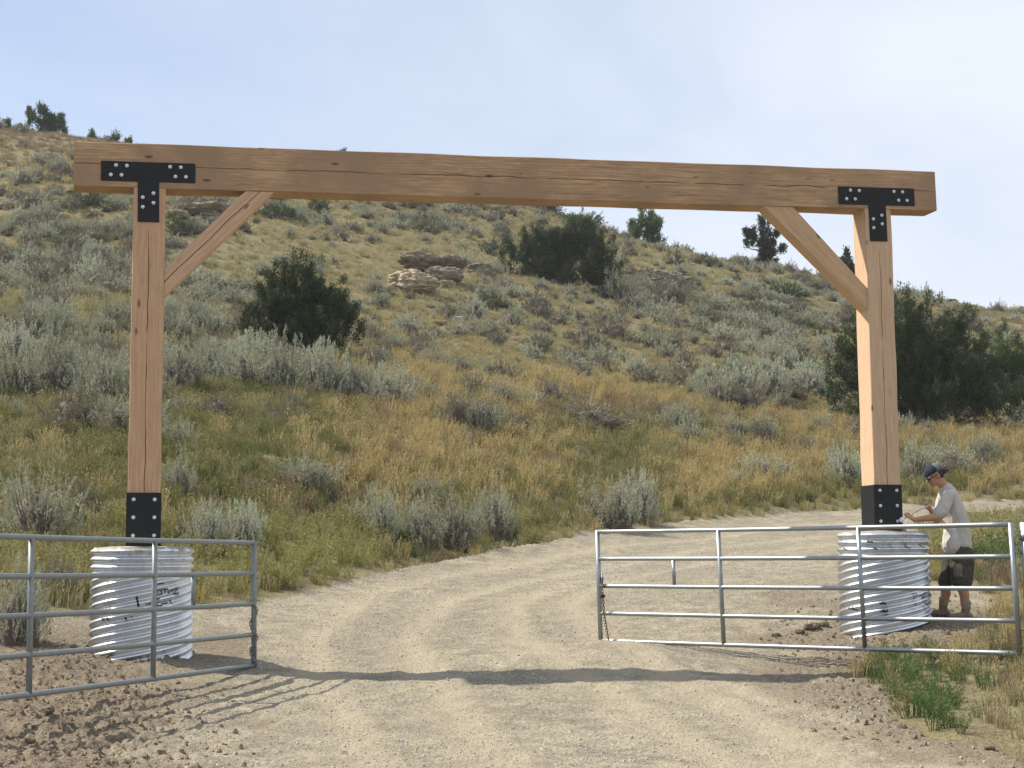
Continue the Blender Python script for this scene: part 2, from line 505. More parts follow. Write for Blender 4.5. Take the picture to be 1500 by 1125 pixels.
def mat_galv(name, c=(0.72, 0.75, 0.78), rough=0.3, dirt=0.25, dirt_top=None, seed=0):
    m, t, b = new_mat(name)
    oc = nd(t, 'ShaderNodeTexCoord').outputs['Object']
    vo = nd(t, 'ShaderNodeTexVoronoi', Scale=55.0); t.links.new(oc, vo.inputs['Vector'])
    sp = nd_sep(t, vo.outputs['Color'])
    col = mixc(t, sp, tuple(x * 0.88 for x in c), c)
    mp = nd(t, 'ShaderNodeMapping'); mp.inputs['Scale'].default_value = (1, 1, 0.35); mp.inputs['Location'].default_value = (seed, seed, 0)
    t.links.new(oc, mp.inputs['Vector'])
    n1 = noise(t, mp.outputs['Vector'], 5, 6, 0.7)
    dm = mth(t, 'MULTIPLY', ramp_f(t, n1, 0.45, 0.75), dirt)
    if dirt_top is not None:
        z = nd(t, 'ShaderNodeSeparateXYZ'); t.links.new(oc, z.inputs[0])
        zt = mth(t, 'ADD', z.outputs[2], mth(t, 'MULTIPLY', mth(t, 'SUBTRACT', n1, 0.5), 0.16))
        dt = ramp_f(t, zt, dirt_top - 0.035, dirt_top - 0.005)
        n3 = ramp_f(t, noise(t, oc, 22, 4, 0.7), 0.55, 0.62)
        splash = mth(t, 'MULTIPLY', mth(t, 'MULTIPLY', n3, ramp_f(t, z.outputs[2], dirt_top - .5, dirt_top - .1)), 0.55)
        dm = mth(t, 'MAXIMUM', mth(t, 'MAXIMUM', dm, mth(t, 'MULTIPLY', dt, 0.9)), splash)
    col = mixc(t, dm, col, (0.22, 0.205, 0.18))
    t.links.new(col, b.inputs['Base Color'])
    t.links.new(mth(t, 'SUBTRACT', 1.0, dm), b.inputs['Metallic'])
    t.links.new(mth(t, 'ADD', mth(t, 'MULTIPLY', n1, 0.12), mth(t, 'ADD', mth(t, 'MULTIPLY', dm, 0.4), rough - 0.06)), b.inputs['Roughness'])
    bump(t, n1, b, 0.08, 0.008)
    return m

def mat_rock(name, c1, c2, c3):
    m, t, b = new_mat(name)
    oc = nd(t, 'ShaderNodeTexCoord').outputs['Object']
    mp = nd(t, 'ShaderNodeMapping'); mp.inputs['Scale'].default_value = (1, 1, 3.2); t.links.new(oc, mp.inputs['Vector'])
    a = noise(t, mp.outputs['Vector'], 1.6, 7, 0.65)
    f = noise(t, oc, 9, 5, 0.7)
    col = ramp(t, a, [(0.3, c1), (0.5, c2), (0.7, c3)])
    col = mixc(t, mth(t, 'MULTIPLY', ramp_f(t, f, 0.5, 0.7), 0.5), col, (0.16, 0.14, 0.11))
    t.links.new(col, b.inputs['Base Color']); b.inputs['Roughness'].default_value = 0.95
    b.inputs['Specular IOR Level'].default_value = 0.15
    bump(t, mth(t, 'ADD', a, mth(t, 'MULTIPLY', f, 0.4)), b, 0.9, 0.15)
    return m

M_ground = mat_ground()

# ------------------------------------------------------------------ terrain mesh
def build_ground():
    az = np.concatenate([np.radians(np.linspace(-27, 27, 640)), np.radians(np.linspace(27, 333, 104))[1:-1]])
    r = np.concatenate([np.linspace(0.4, 8.5, 16)[:-1], np.geomspace(8.5, 45, 330), np.geomspace(45, 260, 170)[1:], np.geomspace(260, 5000, 26)[1:]])
    na, nr = len(az), len(r)
    RR, AA = np.meshgrid(r, az, indexing='ij')
    x = (RR * np.sin(AA)).ravel(); y = (RR * np.cos(AA)).ravel()
    z = H(x, y)
    zb = base_h(x, y)
    V = np.column_stack([x, y, z])
    V = np.vstack([V, [[0, 0, -1.8]]])
    i = np.arange(nr - 1)[:, None] * na; j = np.arange(na)[None, :]; j2 = (j + 1) % na
    Fq = np.stack([i + j, i + na + j, i + na + j2, i + j2], -1).reshape(-1, 4)[:, ::-1]
    me = bpy.data.meshes.new('ground')
    tri = np.array([[len(V) - 1, k, (k + 1) % na] for k in range(na)])[:, ::-1]
    me.vertices.add(len(V)); me.vertices.foreach_set('co', V.ravel())
    nl = Fq.size + tri.size
    me.loops.add(nl); me.loops.foreach_set('vertex_index', np.concatenate([Fq.ravel(), tri.ravel()]))
    me.polygons.add(len(Fq) + len(tri))
    me.polygons.foreach_set('loop_start', np.concatenate([np.arange(len(Fq)) * 4, Fq.size + np.arange(len(tri)) * 3]))
    me.update(calc_edges=True); me.validate()
    me.polygons.foreach_set('use_smooth', np.ones(len(me.polygons), bool))
    veg = np.append(veg_mask(x, y, zb), 0)
    tr = np.zeros(len(x))
    for (pts, wd, dp) in RUTS:
        tr = np.maximum(tr, np.exp(-(seg_dist(x, y, pts) / (wd * 2.1)) ** 2))
    u, w = proj(x, y, zb)
    n1 = fbm(x, y, 1.1, 4, 81)
    brn = sstep(400, 130, u - (w - 1000) * 0.5 + n1 * 220) * sstep(885, 950, w + n1 * 40) * 0.95
    brn = np.maximum(brn, sstep(80, 30, np.hypot(u - 320, (w - 955) * 2.2) + n1 * 50) * .8)
    brn = np.maximum(brn, sstep(1090, 1230, u + n1 * 240) * sstep(858, 900, w + n1 * 40) * sstep(1120, 1040, w + n1 * 60 - (u - 1250) * .3) * .75)
    for nm, arr in (('veg', veg), ('track', np.append(tr, 0)), ('clod', np.append(brn, 0))):
        a = me.attributes.new(nm, 'FLOAT', 'POINT')
        a.data.foreach_set('value', arr.astype(np.float32))
    o = link('ground', me, M_ground)
    tag(o, kind='structure')
build_ground()

# ------------------------------------------------------------------ small shape builders
def loft(rings, caps=True, closed=True):
    V = []; Fc = []
    n = len(rings[0])
    for r_ in rings: V += [tuple(p) for p in r_]
    for i in range(len(rings) - 1):
        for j in range(n if closed else n - 1):
            a = i * n + j; b = i * n + (j + 1) % n
            Fc.append((a, b, b + n, a + n))
    if caps:
        Fc.append(tuple(range(n))[::-1]); Fc.append(tuple(range((len(rings) - 1) * n, len(rings) * n)))
    return V, Fc

def tube_vf(pts, rad, seg=12, caps=True):
    pts = [Vector(p) for p in pts]
    if not hasattr(rad, '__len__'): rad = [rad] * len(pts)
    rings = []
    T0 = (pts[1] - pts[0]).normalized()
    up = Vector((0, 0, 1)) if abs(T0.z) < 0.9 else Vector((1, 0, 0))
    u = T0.cross(up).normalized(); v = u.cross(T0)
    for i, p in enumerate(pts):
        T = (pts[min(i + 1, len(pts) - 1)] - pts[max(i - 1, 0)]).normalized()
        u = (u - T * u.dot(T)).normalized(); v = T.cross(u)
        rings.append([p + (u * cos(2 * pi * k / seg) + v * sin(2 * pi * k / seg)) * rad[i] for k in range(seg)])
    return loft(rings, caps)

def join_vf(parts):
    V = []; Fc = []
    for v, f in parts:
        o = len(V)
        V += list(v); Fc += [tuple(i + o for i in q) for q in f]
    return V, Fc

def tube(name, pts, rad, mat, parent, seg=12):
    v, f = tube_vf(pts, rad, seg)
    o = link(name, mesh(name, v, f, True), mat, parent)
    return o

def box_bm(x0, x1, y0, y1, z0, z1, bev=0.0, cuts=0):
    bm = bmesh.new()
    bmesh.ops.create_cube(bm, size=1)
    for v in bm.verts:
        v.co = Vector(((x0 + x1) / 2 + v.co.x * (x1 - x0), (y0 + y1) / 2 + v.co.y * (y1 - y0), (z0 + z1) / 2 + v.co.z * (z1 - z0)))
    if bev: bmesh.ops.bevel(bm, geom=bm.edges[:], offset=bev, segments=2, affect='EDGES', profile=0.6)
    return bm

def frame(o, ex, ey, ez):
    ex, ey, ez = Vector(ex), Vector(ey), Vector(ez)
    return Matrix(((ex.x, ey.x, ez.x, o[0]), (ex.y, ey.y, ez.y, o[1]), (ex.z, ey.z, ez.z, o[2]), (0, 0, 0, 1)))

def timber(name, length, dy, dz, mat, parent, M, mitre=None, seed=1):
    """squared timber along local X, slightly waney edges; mitre=(x shift of the lower edge at start, at end)"""
    rr = random.Random(seed)
    n = max(6, int(length / 0.22))
    rings = []
    bev = 0.007
    prof = [(-1, -1, 1, 0), (-1, -1, 0, 1), (-1, 1, 0, -1), (-1, 1, 1, 0), (1, 1, -1, 0), (1, 1, 0, -1), (1, -1, 0, 1), (1, -1, -1, 0)]
    ph = [rr.uniform(0, 6) for _ in range(8)]
    for i in range(n + 1):
        s = i / n
        ring = []
        for k, (sy, sz, by, bz) in enumerate(prof):
            c = (sy, sz); q = ph[0 if c == (-1, -1) else 1 if c == (-1, 1) else 2 if c == (1, 1) else 3]
            w = 0.0022 * sin(9 * s * length * 0.5 + q) + 0.0014 * sin(31 * s + 3 * q)
            y = sy * (dy / 2 + w) + by * bev
            z = sz * (dz / 2 + w) + bz * bev
            x = s * length
            if mitre:
                t = (z / dz) + 0.5
                x += (1 - s) * mitre[0] * (1 - t) - s * mitre[1] * (1 - t)
            ring.append((x, y, z))
        rings.append(ring)
    v, f = loft(rings)
    return link(name, mesh(name, v, f), mat, parent, M)

def bolt_mesh(r=0.016):
    parts = []
    rings = []
    for (rad, h) in ((r * 1.45, 0.0), (r * 1.45, 0.004), (r * 1.25, 0.0055)):
        rings.append([(rad * cos(2 * pi * k / 16), -h, rad * sin(2 * pi * k / 16)) for k in range(16)])
    parts.append(loft(rings))
    rings = []
    for (rad, h) in ((r * 1.0, 0.005), (r * 1.0, 0.016), (r * 0.8, 0.021), (r * 0.4, 0.0235)):
        rings.append([(rad * cos(2 * pi * k / 6 + .3), -h, rad * sin(2 * pi * k / 6 + .3)) for k in range(6)])
    parts.append(loft(rings))
    v, f = join_vf(parts)
    return mesh('bolt', v, f)

# ------------------------------------------------------------------ the gateway
M_beam = mat_wood('timber_beam', (0.60, 0.40, 0.24), (0.27, 0.165, 0.095), saw=0.12, crack=0.8, seed=2.3, grain_dark=0.7, stain=(0.33, 0.22, 0.135))
M_postA = mat_wood('timber_post_red', (0.64, 0.41, 0.255), (0.45, 0.27, 0.165), saw=0.28, crack=1.0, seed=5.1, grain_dark=0.30)
M_postB = mat_wood('timber_post_pale', (0.67, 0.475, 0.32), (0.49, 0.325, 0.205), saw=0.12, crack=0.9, seed=8.4, grain_dark=0.35)
M_braceA = mat_wood('timber_brace_red', (0.64, 0.43, 0.28), (0.47, 0.29, 0.18), saw=0.22, crack=1.0, seed=3.7, grain_dark=0.3)
M_braceB = mat_wood('timber_brace_tan', (0.62, 0.43, 0.265), (0.44, 0.285, 0.165), saw=0.15, crack=0.0, seed=6.6, grain_dark=0.4)
M_black = mat_plain('black_powder_coat', (0.011, 0.012, 0.014), rough=0.55, var=0.2, scale=14, spec=0.3, bmp=0.03)
M_bolt = mat_plain('bright_bolt', (0.78, 0.78, 0.77), rough=0.42, metal=0.75, var=0.1, scale=30)

FA = P(211, 722, 17.03); FA.z = 0.0
T_ = Vector((0.97282597, 0.23153754, 0)); N_ = Vector((-T_.y, T_.x, 0)); Zv = Vector((0, 0, 1))
def FP(s, z, dep=0.0):
    """point on the gateway: s metres along the beam from the left post, z height, dep metres behind the front face"""
    return FA + T_ * s + Zv * z + N_ * dep

SR = 8.647            # right post position along the beam
slope = (4.302 - 4.113) / 10.24
arch = thing('timber_gateway', 'tall ranch entrance of squared timbers with black steel tee plates over the gravel road', 'gateway', FP(4.3, -1.0, .17))
D = 0.34
eb = (T_ + Zv * slope).normalized(); ezb = N_.cross(eb) * -1
ezb = eb.cross(N_); ezb = ezb if ezb.z > 0 else -ezb
bz0 = 4.113
Mb = frame(FP(-0.81, bz0 + 0.247, D / 2), eb, N_, ezb)
timber('beam', 10.24, D, 0.494, M_beam, arch, Mb, seed=3)
def beam_bottom(s): return bz0 + (s + 0.81) * slope
PW = 0.342
for s, z0, mt, sd_ in ((0.0, 0.245, M_postA, 5), (SR, 0.40, M_postB, 8)):
    h = beam_bottom(s) - z0 + 0.0
    Mp = frame(FP(s, z0, D / 2), Zv, N_, T_)
    timber('post', h - 0.001, D, PW, mt, arch, Mp, seed=sd_)
# knee braces
def brace(s0, z0a, z0b, s1a, s1b, mt, sd_, dep):
    # s0: post face, from z0a (upper) to z0b (lower); s1a..s1b on the beam's underside
    zt1, zt2 = beam_bottom(s1a) - .001, beam_bottom(s1b) - .001
    q = [(s0, z0b), (s1b, zt2), (s1a, zt1), (s0, z0a)]
    c0 = FP(s0, (z0a + z0b) / 2, dep); c1 = FP((s1a + s1b) / 2, (zt1 + zt2) / 2, dep)
    ex = (c1 - c0).normalized(); ez = ex.cross(N_); ez = ez if ez.z > 0 else -ez
    Mx = frame(c0, ex, N_, ez); Mi = Mx.inverted()
    V = []
    nseg = 10
    rings = []
    for i in range(nseg + 1):
        t = i / nseg
        lo = FP(q[0][0] + (q[1][0] - q[0][0]) * t, q[0][1] + (q[1][1] - q[0][1]) * t)
        hi = FP(q[3][0] + (q[2][0] - q[3][0]) * t, q[3][1] + (q[2][1] - q[3][1]) * t)
        dd = 0.11; b_ = 0.006
        k = (hi - lo).normalized() * b_
        ring = [lo + k + N_ * (dep - dd), lo + N_ * (dep - dd + b_), lo + N_ * (dep + dd - b_), lo + k + N_ * (dep + dd),
                hi - k + N_ * (dep + dd), hi + N_ * (dep + dd - b_), hi + N_ * (dep - dd + b_), hi - k + N_ * (dep - dd)]
        rings.append([Mi @ p for p in ring])
    v, f = loft(rings)
    link('brace', mesh('brace', v, f), mt, arch, Mx)
brace(PW / 2 + .001, 3.243, 2.94, 1.03, 1.345, M_braceA, 1, 0.125)
brace(SR - PW / 2 - .001, 3.312, 3.035, 7.545, 7.165, M_braceB, 2, 0.125)
# steel tee plates, each with twelve bolts
BM = bolt_mesh(0.0135)
BM.materials.append(M_bolt)
def add_bolt(M, parent):
    o = bpy.data.objects.new('bolt', BM); C.objects.link(o)
    o.parent = parent
    o.matrix_basis = chain_matrix(parent).inverted() @ M
    return o
def tee(s, ztop, seed):
    w, bar, stem, sw = 1.005, 0.218, 0.665, 0.228
    outl = [(-w / 2, 0), (w / 2, 0), (w / 2, -bar), (sw / 2, -bar), (sw / 2, -stem), (-sw / 2, -stem), (-sw / 2, -bar), (-w / 2, -bar)]
    bm = bmesh.new()
    fr = [bm.verts.new((x, -0.012, z)) for x, z in outl]
    f = bm.faces.new(fr)
    ext = bmesh.ops.extrude_face_region(bm, geom=[f])
    for v in ext['geom']:
        if isinstance(v, bmesh.types.BMVert): v.co.y = -0.0005
    bmesh.ops.recalc_face_normals(bm, faces=bm.faces)
    bmesh.ops.bevel(bm, geom=bm.edges[:], offset=0.0015, segments=1, affect='EDGES')
    M = frame(FP(s, ztop, -0.0), eb, N_, ezb)
    o = link('tee_plate', from_bm('tee_plate', bm), M_black, arch, M)
    for (x, z) in ((-.345, -.045), (-.230, -.047), (-.400, -.152), (-.287, -.152), (.230, -.045), (.345, -.047), (.287, -.152), (.400, -.152),
                   (.052, -.345), (-.062, -.393), (.052, -.452), (-.062, -.500)):
        add_bolt(M @ Matrix.Translation((x, -0.012, z)) @ Matrix.Rotation(rnd.uniform(0, 1), 4, 'Y'), o)
tee(-0.02, 4.412, 1)
tee(SR - 0.02, 4.552, 2)
# steel shoes clasping the foot of each post
def shoe(s, z0, z1):
    w = PW / 2 + 0.012
    M = frame(FP(s, z0, 0), T_, N_, Zv)
    h = z1 - z0
    bm = bmesh.new()
    def addb(x0, x1, y0, y1, za, zb):
        b2 = box_bm(x0, x1, y0, y1, za, zb, 0.002)
        me = bpy.data.meshes.new('t'); b2.to_mesh(me); b2.free(); bm.from_mesh(me); bpy.data.meshes.remove(me)
    addb(-w + .004, w - .004, -0.012, -0.0005, 0, h)
    addb(-w + .004, w - .004, D + 0.0005, D + 0.012, 0, h)
    addb(-w, -PW / 2 - 0.002, 0.0, D, 0.0, h - .002)
    addb(PW / 2 + 0.002, w, 0.0, D, 0.0, h - .002)
    addb(-w - .03, w + .03, -0.03, D + 0.03, -0.022, -0.002)
    o = link('post_shoe', from_bm('post_shoe', bm), M_black, arch, M)
    for x in (-.107, .112):
        for z in (0.10, 0.29, 0.478):
            add_bolt(M @ Matrix.Translation((x, -0.012, z * h / 0.55)) @ Matrix.Rotation(rnd.uniform(0, 1), 4, 'Y'), o)
shoe(0.0, 0.247, 0.805)
shoe(SR, 0.402, 0.933)

# ------------------------------------------------------------------ the two culvert-pipe piers
M_pipeA = mat_galv('corrugated_zinc', (0.70, 0.73, 0.76), 0.34, 0.25, dirt_top=1.462, seed=1)
M_conc = mat_plain('rough_concrete', (0.42, 0.385, 0.33), 0.95, 0, 0.2, 12, 0.6, 0.1)
M_ink = mat_plain('black_stencil_ink', (0.02, 0.02, 0.022), 0.6, 0, 0.2)
def pier(s, ztop, label, marks, seed):
    c = FP(s, 0, D / 2)
    gz = -1.25
    Ht = ztop - gz
    R = 0.528; amp = 0.0175; pitch = 0.0885
    t = thing('culvert_pier', label, 'culvert pipe', (c.x, c.y, gz), 'corrugated pipe piers under the gateway posts')
    na, nz_ = 256, 230
    def rad(phi, z):
        d = ztop - (z + gz)
        h1 = cos(2 * pi * (z / pitch) - 7 * phi + seed)
        h2 = cos(2 * pi * d / 0.083 + pi)
        w = float(sstep(0.37, 0.29, np.array(d + 0.02 * cos(phi))))
        return R + amp * (h1 * (1 - w) + h2 * w)
    phis = [2 * pi * k / na for k in range(na)]
    rings = []
    dent = [(rnd.uniform(0, 6.28), rnd.uniform(.2, 1.2), rnd.uniform(.003, .008)) for _ in range(6)]
    for i in range(nz_ + 1):
        z = Ht * i / nz_
        ring = []
        for ph in phis:
            r_ = rad(ph, z)
            for (dp, dz, da) in dent:
                dd = (abs((ph - dp + pi) % (2 * pi) - pi)) * R
                r_ -= da * math.exp(-((dd / .09) ** 2 + ((z - dz) / .07) ** 2))
            ring.append((r_ * sin(ph), -r_ * cos(ph), z))
        rings.append(ring)
    v, f = loft(rings, caps=False)
    # inner lip
    n0 = len(v)
    ring_i = [((R - 0.016) * sin(p), -(R - 0.016) * cos(p), Ht + .001) for p in phis]
    ring_j = [((R - 0.016) * sin(p), -(R - 0.016) * cos(p), Ht - 0.05) for p in phis]
    v += ring_i + ring_j
    top0 = nz_ * na
    for j in range(na):
        k = (j + 1) % na
        f.append((top0 + j, top0 + k, n0 + k, n0 + j)); f.append((n0 + j, n0 + k, n0 + na + k, n0 + na + j))
    me = mesh('pipe_wall', v, f, True)
    mt = M_pipeA if seed == 1 else M_pipeB
    link('pipe_wall', me, mt, t, Matrix.Translation((c.x, c.y, gz)))
    # concrete fill, crowned a little round the shoe
    rings = []
    for rr_, zz in ((R - 0.017, Ht - 0.05), (R - 0.017, Ht - 0.004), (R - .06, Ht + 0.004), (0.36, Ht + 0.008), (0.2, Ht + 0.0), (0.02, Ht - 0.0)):
        rings.append([(rr_ * sin(p), -rr_ * cos(p), zz + 0.004 * sin(5 * p + 9 * rr_)) for p in phis[::4]])
    v, f = loft(rings)
    link('concrete_fill', mesh('concrete_fill', v, f, True), M_conc, t, Matrix.Translation((c.x, c.y, gz)))
    # stencilled marks: strokes painted on the corrugations, following the metal
    groups = {}
    # strokes lying within a few centimetres of one another are one mark
    cen = [((m_[0] + m_[2]) / 2 * R, (m_[1] + m_[3]) / 2) for m_ in marks]
    gid = list(range(len(marks)))
    for i in range(len(marks)):
        for j in range(i):
            if math.hypot(cen[i][0] - cen[j][0], cen[i][1] - cen[j][1]) < 0.06:
                a_, b_ = gid[i], gid[j]
                gid = [b_ if q == a_ else q for q in gid]
    for (ph0, z0, ph1, z1, wd), grp in zip(marks, gid):
        nseg = max(4, int(math.hypot((ph1 - ph0) * R, z1 - z0) / 0.008))
        dx, dz_ = (ph1 - ph0) * R, z1 - z0
        l = math.hypot(dx, dz_) + 1e-9
        nx, nz2 = -dz_ / l * wd / 2, dx / l * wd / 2
        rings = []
        for i in range(nseg + 1):
            q = i / nseg
            row = []
            for sg in (-1, 0, 1):
                ph = ph0 + (ph1 - ph0) * q + sg * nx / R
                z = z0 + (z1 - z0) * q + sg * nz2
                zz = ztop - z - gz         # z is given as metres below the rim
                r_ = rad(ph, zz) + 0.0018
                row.append((r_ * sin(ph), -r_ * cos(ph), zz))
            rings.append(row)
        groups.setdefault(grp, []).append(loft(rings, caps=False, closed=False))
    for g_ in groups.values():
        v, f = join_vf(g_)
        link('stencil_mark', mesh('stencil_mark', v, f), M_ink, t, Matrix.Translation((c.x, c.y, gz)))
    return t

def arc_marks(ph, z, r, n, w, R=0.528):
    pts = [(ph + r * cos(a) / R, z + r * sin(a)) for a in [2 * pi * k / n for k in range(n + 1)]]
    return [(a[0], a[1], b[0], b[1], w) for a, b in zip(pts[:-1], pts[1:])]
def px_mark(x0, y0, x1, y1, w, cxp, top, ppm):
    """picture offsets from the pier's axis and rim -> angle and depth below the rim"""
    g = lambda x: math.asin(max(-.98, min(.98, (x - cxp) / (0.528 * ppm))))
    return (g(x0), (y0 - top) / ppm, g(x1), (y1 - top) / ppm, w)
mk = []
for (x0, y0, x1, y1, w) in [(217.5, 872, 221, 885, .020), (216.5, 872.5, 220, 872, .014), (219, 884.5, 222, 884, .014),
                            (166, 890, 183, 887.5, .016), (174, 886, 176, 889, .014), (179, 884, 181, 888, .014),
                            (167, 901, 173, 903, .026), (170, 904, 174, 900, .02), (176, 899, 179, 904, .024), (201.5, 900, 204, 902.5, .022), (210.8, 898, 211.5, 899.5, .018),
                            (238, 855.5, 252, 853, .014), (239, 866, 243, 865, .014), (243, 862, 244, 868, .012), (240, 864, 256, 861, .014), (247, 862, 250, 868, .012), (252, 860, 254, 867, .012),
                            (236, 878, 247, 874, .016), (240, 871, 252, 868, .012), (256, 862, 259, 868, .010), (259, 868, 261, 861, .010),
                            (232, 887, 250, 884, .018), (243, 882, 247, 885, .02), (250, 882, 258, 880, .012), (261, 876, 261, 882, .014), (241, 881, 241.5, 883, .012)]:
    mk.append(px_mark(x0, y0, x1, y1, w, 209, 803, 133.5))
cc = px_mark(266, 864.5, 266, 864.5, 0, 209, 803, 133.5)
mk += arc_marks(cc[0], cc[1], 0.042, 18, 0.007)
for a in [(264.2, 862, 266.5, 861), (266.5, 861, 267.6, 863), (267.6, 863, 264.4, 868), (264.4, 868, 268, 867.4)]:
    mk.append(px_mark(*a, 0.010, 209, 803, 133.5))
mk2 = []
for (x0, y0, x1, y1, w) in [(1231, 887, 1240, 890, .016), (1235, 885, 1237, 889, .014), (1267, 880, 1276, 880.5, .018), (1271, 877.5, 1275, 882, .014), (1268, 891, 1277, 891.5, .018), (1272, 888, 1273, 893, .02), (1276, 888, 1277.5, 892, .016),
                            (1314, 866, 1317.5, 875, .013), (1318, 865.5, 1320.5, 869, .013), (1317.5, 880, 1318.5, 884, .013), (1319.5, 870, 1320.5, 874, .010),
                            (1330, 867, 1337, 865, .012), (1330, 874, 1338, 871, .012), (1332, 869, 1334, 873, .011), (1328, 878, 1338, 876, .012), (1336, 868, 1337.5, 872, .01), (1330, 884, 1333, 889, .010), (1338, 880, 1340, 884, .010),
                            (1304, 801, 1312, 803, .012), (1306, 797, 1309, 803, .010), (1330, 798, 1337, 802, .012), (1284, 799, 1285, 802, .010), (1227, 801, 1232, 805, .012), (1254, 793, 1262, 794, .02), (1262, 802, 1267, 805, .018)]:
    mk2.append(px_mark(x0, y0, x1, y1, w, 1288.5, 779, 121))
M_pipeB = mat_galv('corrugated_zinc_muddied', (0.68, 0.71, 0.74), 0.34, 0.28, dirt_top=1.612, seed=4)
ZT1, ZT2 = 0.222, 0.372
M_pipeA.node_tree  # rims: object heights are measured from each pier's foot
pier(0.0, ZT1, 'corrugated galvanised pipe pier with a circled stencil mark under the left reddish post', mk, 1)
pier(SR, ZT2, 'corrugated galvanised pipe pier with a muddied rim under the pale right post beside the man', mk2, 4)

# ------------------------------------------------------------------ pipe gates
M_gateL = mat_plain('galvanised_tube_shaded', (0.215, 0.235, 0.235), 0.45, 0.25, 0.12, 20, 0.02, 0.5)  # galvanised as well; its weaker sun is put into this darker grey
M_gateR = mat_galv('galvanised_tube', (0.36, 0.385, 0.40), 0.48, 0.3)
M_chain = mat_plain('rusty_chain', (0.13, 0.095, 0.07), 0.7, 0.5, 0.3, 60)
M_lock = mat_plain('black_padlock', (0.012, 0.012, 0.012), 0.4, 0.2, 0.1, 20)

def gate(label, tl, bl, tr, br, ts_vert, struts, mat, rails_z=None):
    """tl.. are the four corners (world); rails split the height in four"""
    c = (bl + br) / 2
    t = thing('pipe_gate', label, 'gate', c)
    r = 0.0245
    def pt(u, v):   # u along, v up
        lo = bl.lerp(br, u); hi = tl.lerp(tr, u)
        return lo.lerp(hi, v)
    nrm = (br - bl).cross(Zv).normalized()
    for k in range(5):
        v = k / 4
        n = 24
        pts = [pt(i / n, v) + Vector((0, 0, -0.006 * sin(pi * i / n))) for i in range(n + 1)]
        tube('rail', pts, r, mat, t, 14)
    for u, rr in ((0.0, 0.028), (1.0, 0.028)):
        tube('end_upright', [pt(u, -0.012), pt(u, 0.5), pt(u, 1.012)], rr, mat, t, 14)
    for u in ts_vert:
        # uprights are flat against the rails' back
        tube('upright', [pt(u, 0.0), pt(u, .5), pt(u, 1.0)], 0.0255, mat, t, 12)
    for u in struts:
        tube('short_strut', [pt(u, 0.5) + Vector((0, 0, .02)), pt(u, 0.75) - Vector((0, 0, .02))], 0.021, mat, t, 12)
    return t, pt, nrm

gr, ptR, nR = gate('galvanised five-rail pipe gate in front of the right pier, chain at its free end',
                   Vector((0.999, 18.95, 0.395)), Vector((1.022, 18.95, -0.880)), Vector((4.965, 15.95, 0.378)), Vector((5.000, 15.95, -0.893)),
                   [], [], M_gateR)
# positions of the uprights found from their places along the gate
def u_at(px, A, B):
    best = min(range(1001), key=lambda i: abs(float(proj(*[np.array(c) for c in A.lerp(B, i / 1000)])[0]) - px))
    return best / 1000
def more_uprights(t, pt, tops, bots, strut, mat):
    for ut, ub in zip(tops, bots):
        tube('upright', [pt(ub, 0.0), pt((ut + ub) / 2, .5), pt(ut, 1.0)], 0.0255, mat, t, 12)
    for us in strut:
        tube('short_strut', [pt(us, 0.5) + Vector((0, 0, .02)), pt(us, 0.75) - Vector((0, 0, .02))], 0.021, mat, t, 12)
TR0, TR1 = ptR(0, 1), ptR(1, 1); BR0, BR1 = ptR(0, 0), ptR(1, 0)
more_uprights(gr, ptR, [u_at(1052, TR0, TR1), u_at(1257, TR0, TR1)], [u_at(1060, BR0, BR1), u_at(1267, BR0, BR1)], [u_at(987, ptR(0, .62), ptR(1, .62))], M_gateR)
# hinge side of the right gate: strap, pin
h1 = ptR(1, 0.78)
tube('hinge_pin', [h1 + Vector((0.0, 0, 0)), h1 + Vector((0.08, -0.02, 0.0))], 0.012, M_gateR, gr, 10)
h2 = ptR(1, 0.18)
tube('hinge_pin', [h2, h2 + Vector((0.08, -0.02, 0.0))], 0.012, M_gateR, gr, 10)

gl, ptL, nL = gate('grey galvanised five-rail pipe gate swung towards the camera in front of the left pier',
                   P(-75, 783.2, 12.17), P(-75, 1032, 12.17), Vector((-2.729, 16.85, 0.262)), Vector((-2.714, 16.85, -1.012)), [], [], M_gateL)
TL0, TL1 = ptL(0, 1), ptL(1, 1); BL0, BL1 = ptL(0, 0), ptL(1, 0)
more_uprights(gl, ptL, [u_at(46.5, TL0, TL1), u_at(227, TL0, TL1)], [u_at(42.5, BL0, BL1), u_at(224, BL0, BL1)], [u_at(283, ptL(0, .62), ptL(1, .62))], M_gateL)
def latch(pt, u, side, mat, parent):
    a = pt(u, 0.5)
    d = (pt(1 - u, 0.5) - a).normalized()
    v1, f1 = tube_vf([a + d * 0.045 + Vector((0, 0, -0.02)), a + d * 0.045 + Vector((0, 0, 0.13))], 0.013, 10)
    v2, f2 = tube_vf([a + Vector((0, 0, .03)), a + d * 0.05 + Vector((0, 0, 0.03))], 0.012, 10)
    v, f = join_vf([(v1, f1), (v2, f2)])
    return link('latch', mesh('latch', v, f, True), mat, parent)
latch(ptL, 1.0, 1, M_gateL, gl)
latch(ptR, 0.0, 1, M_gateR, gr)

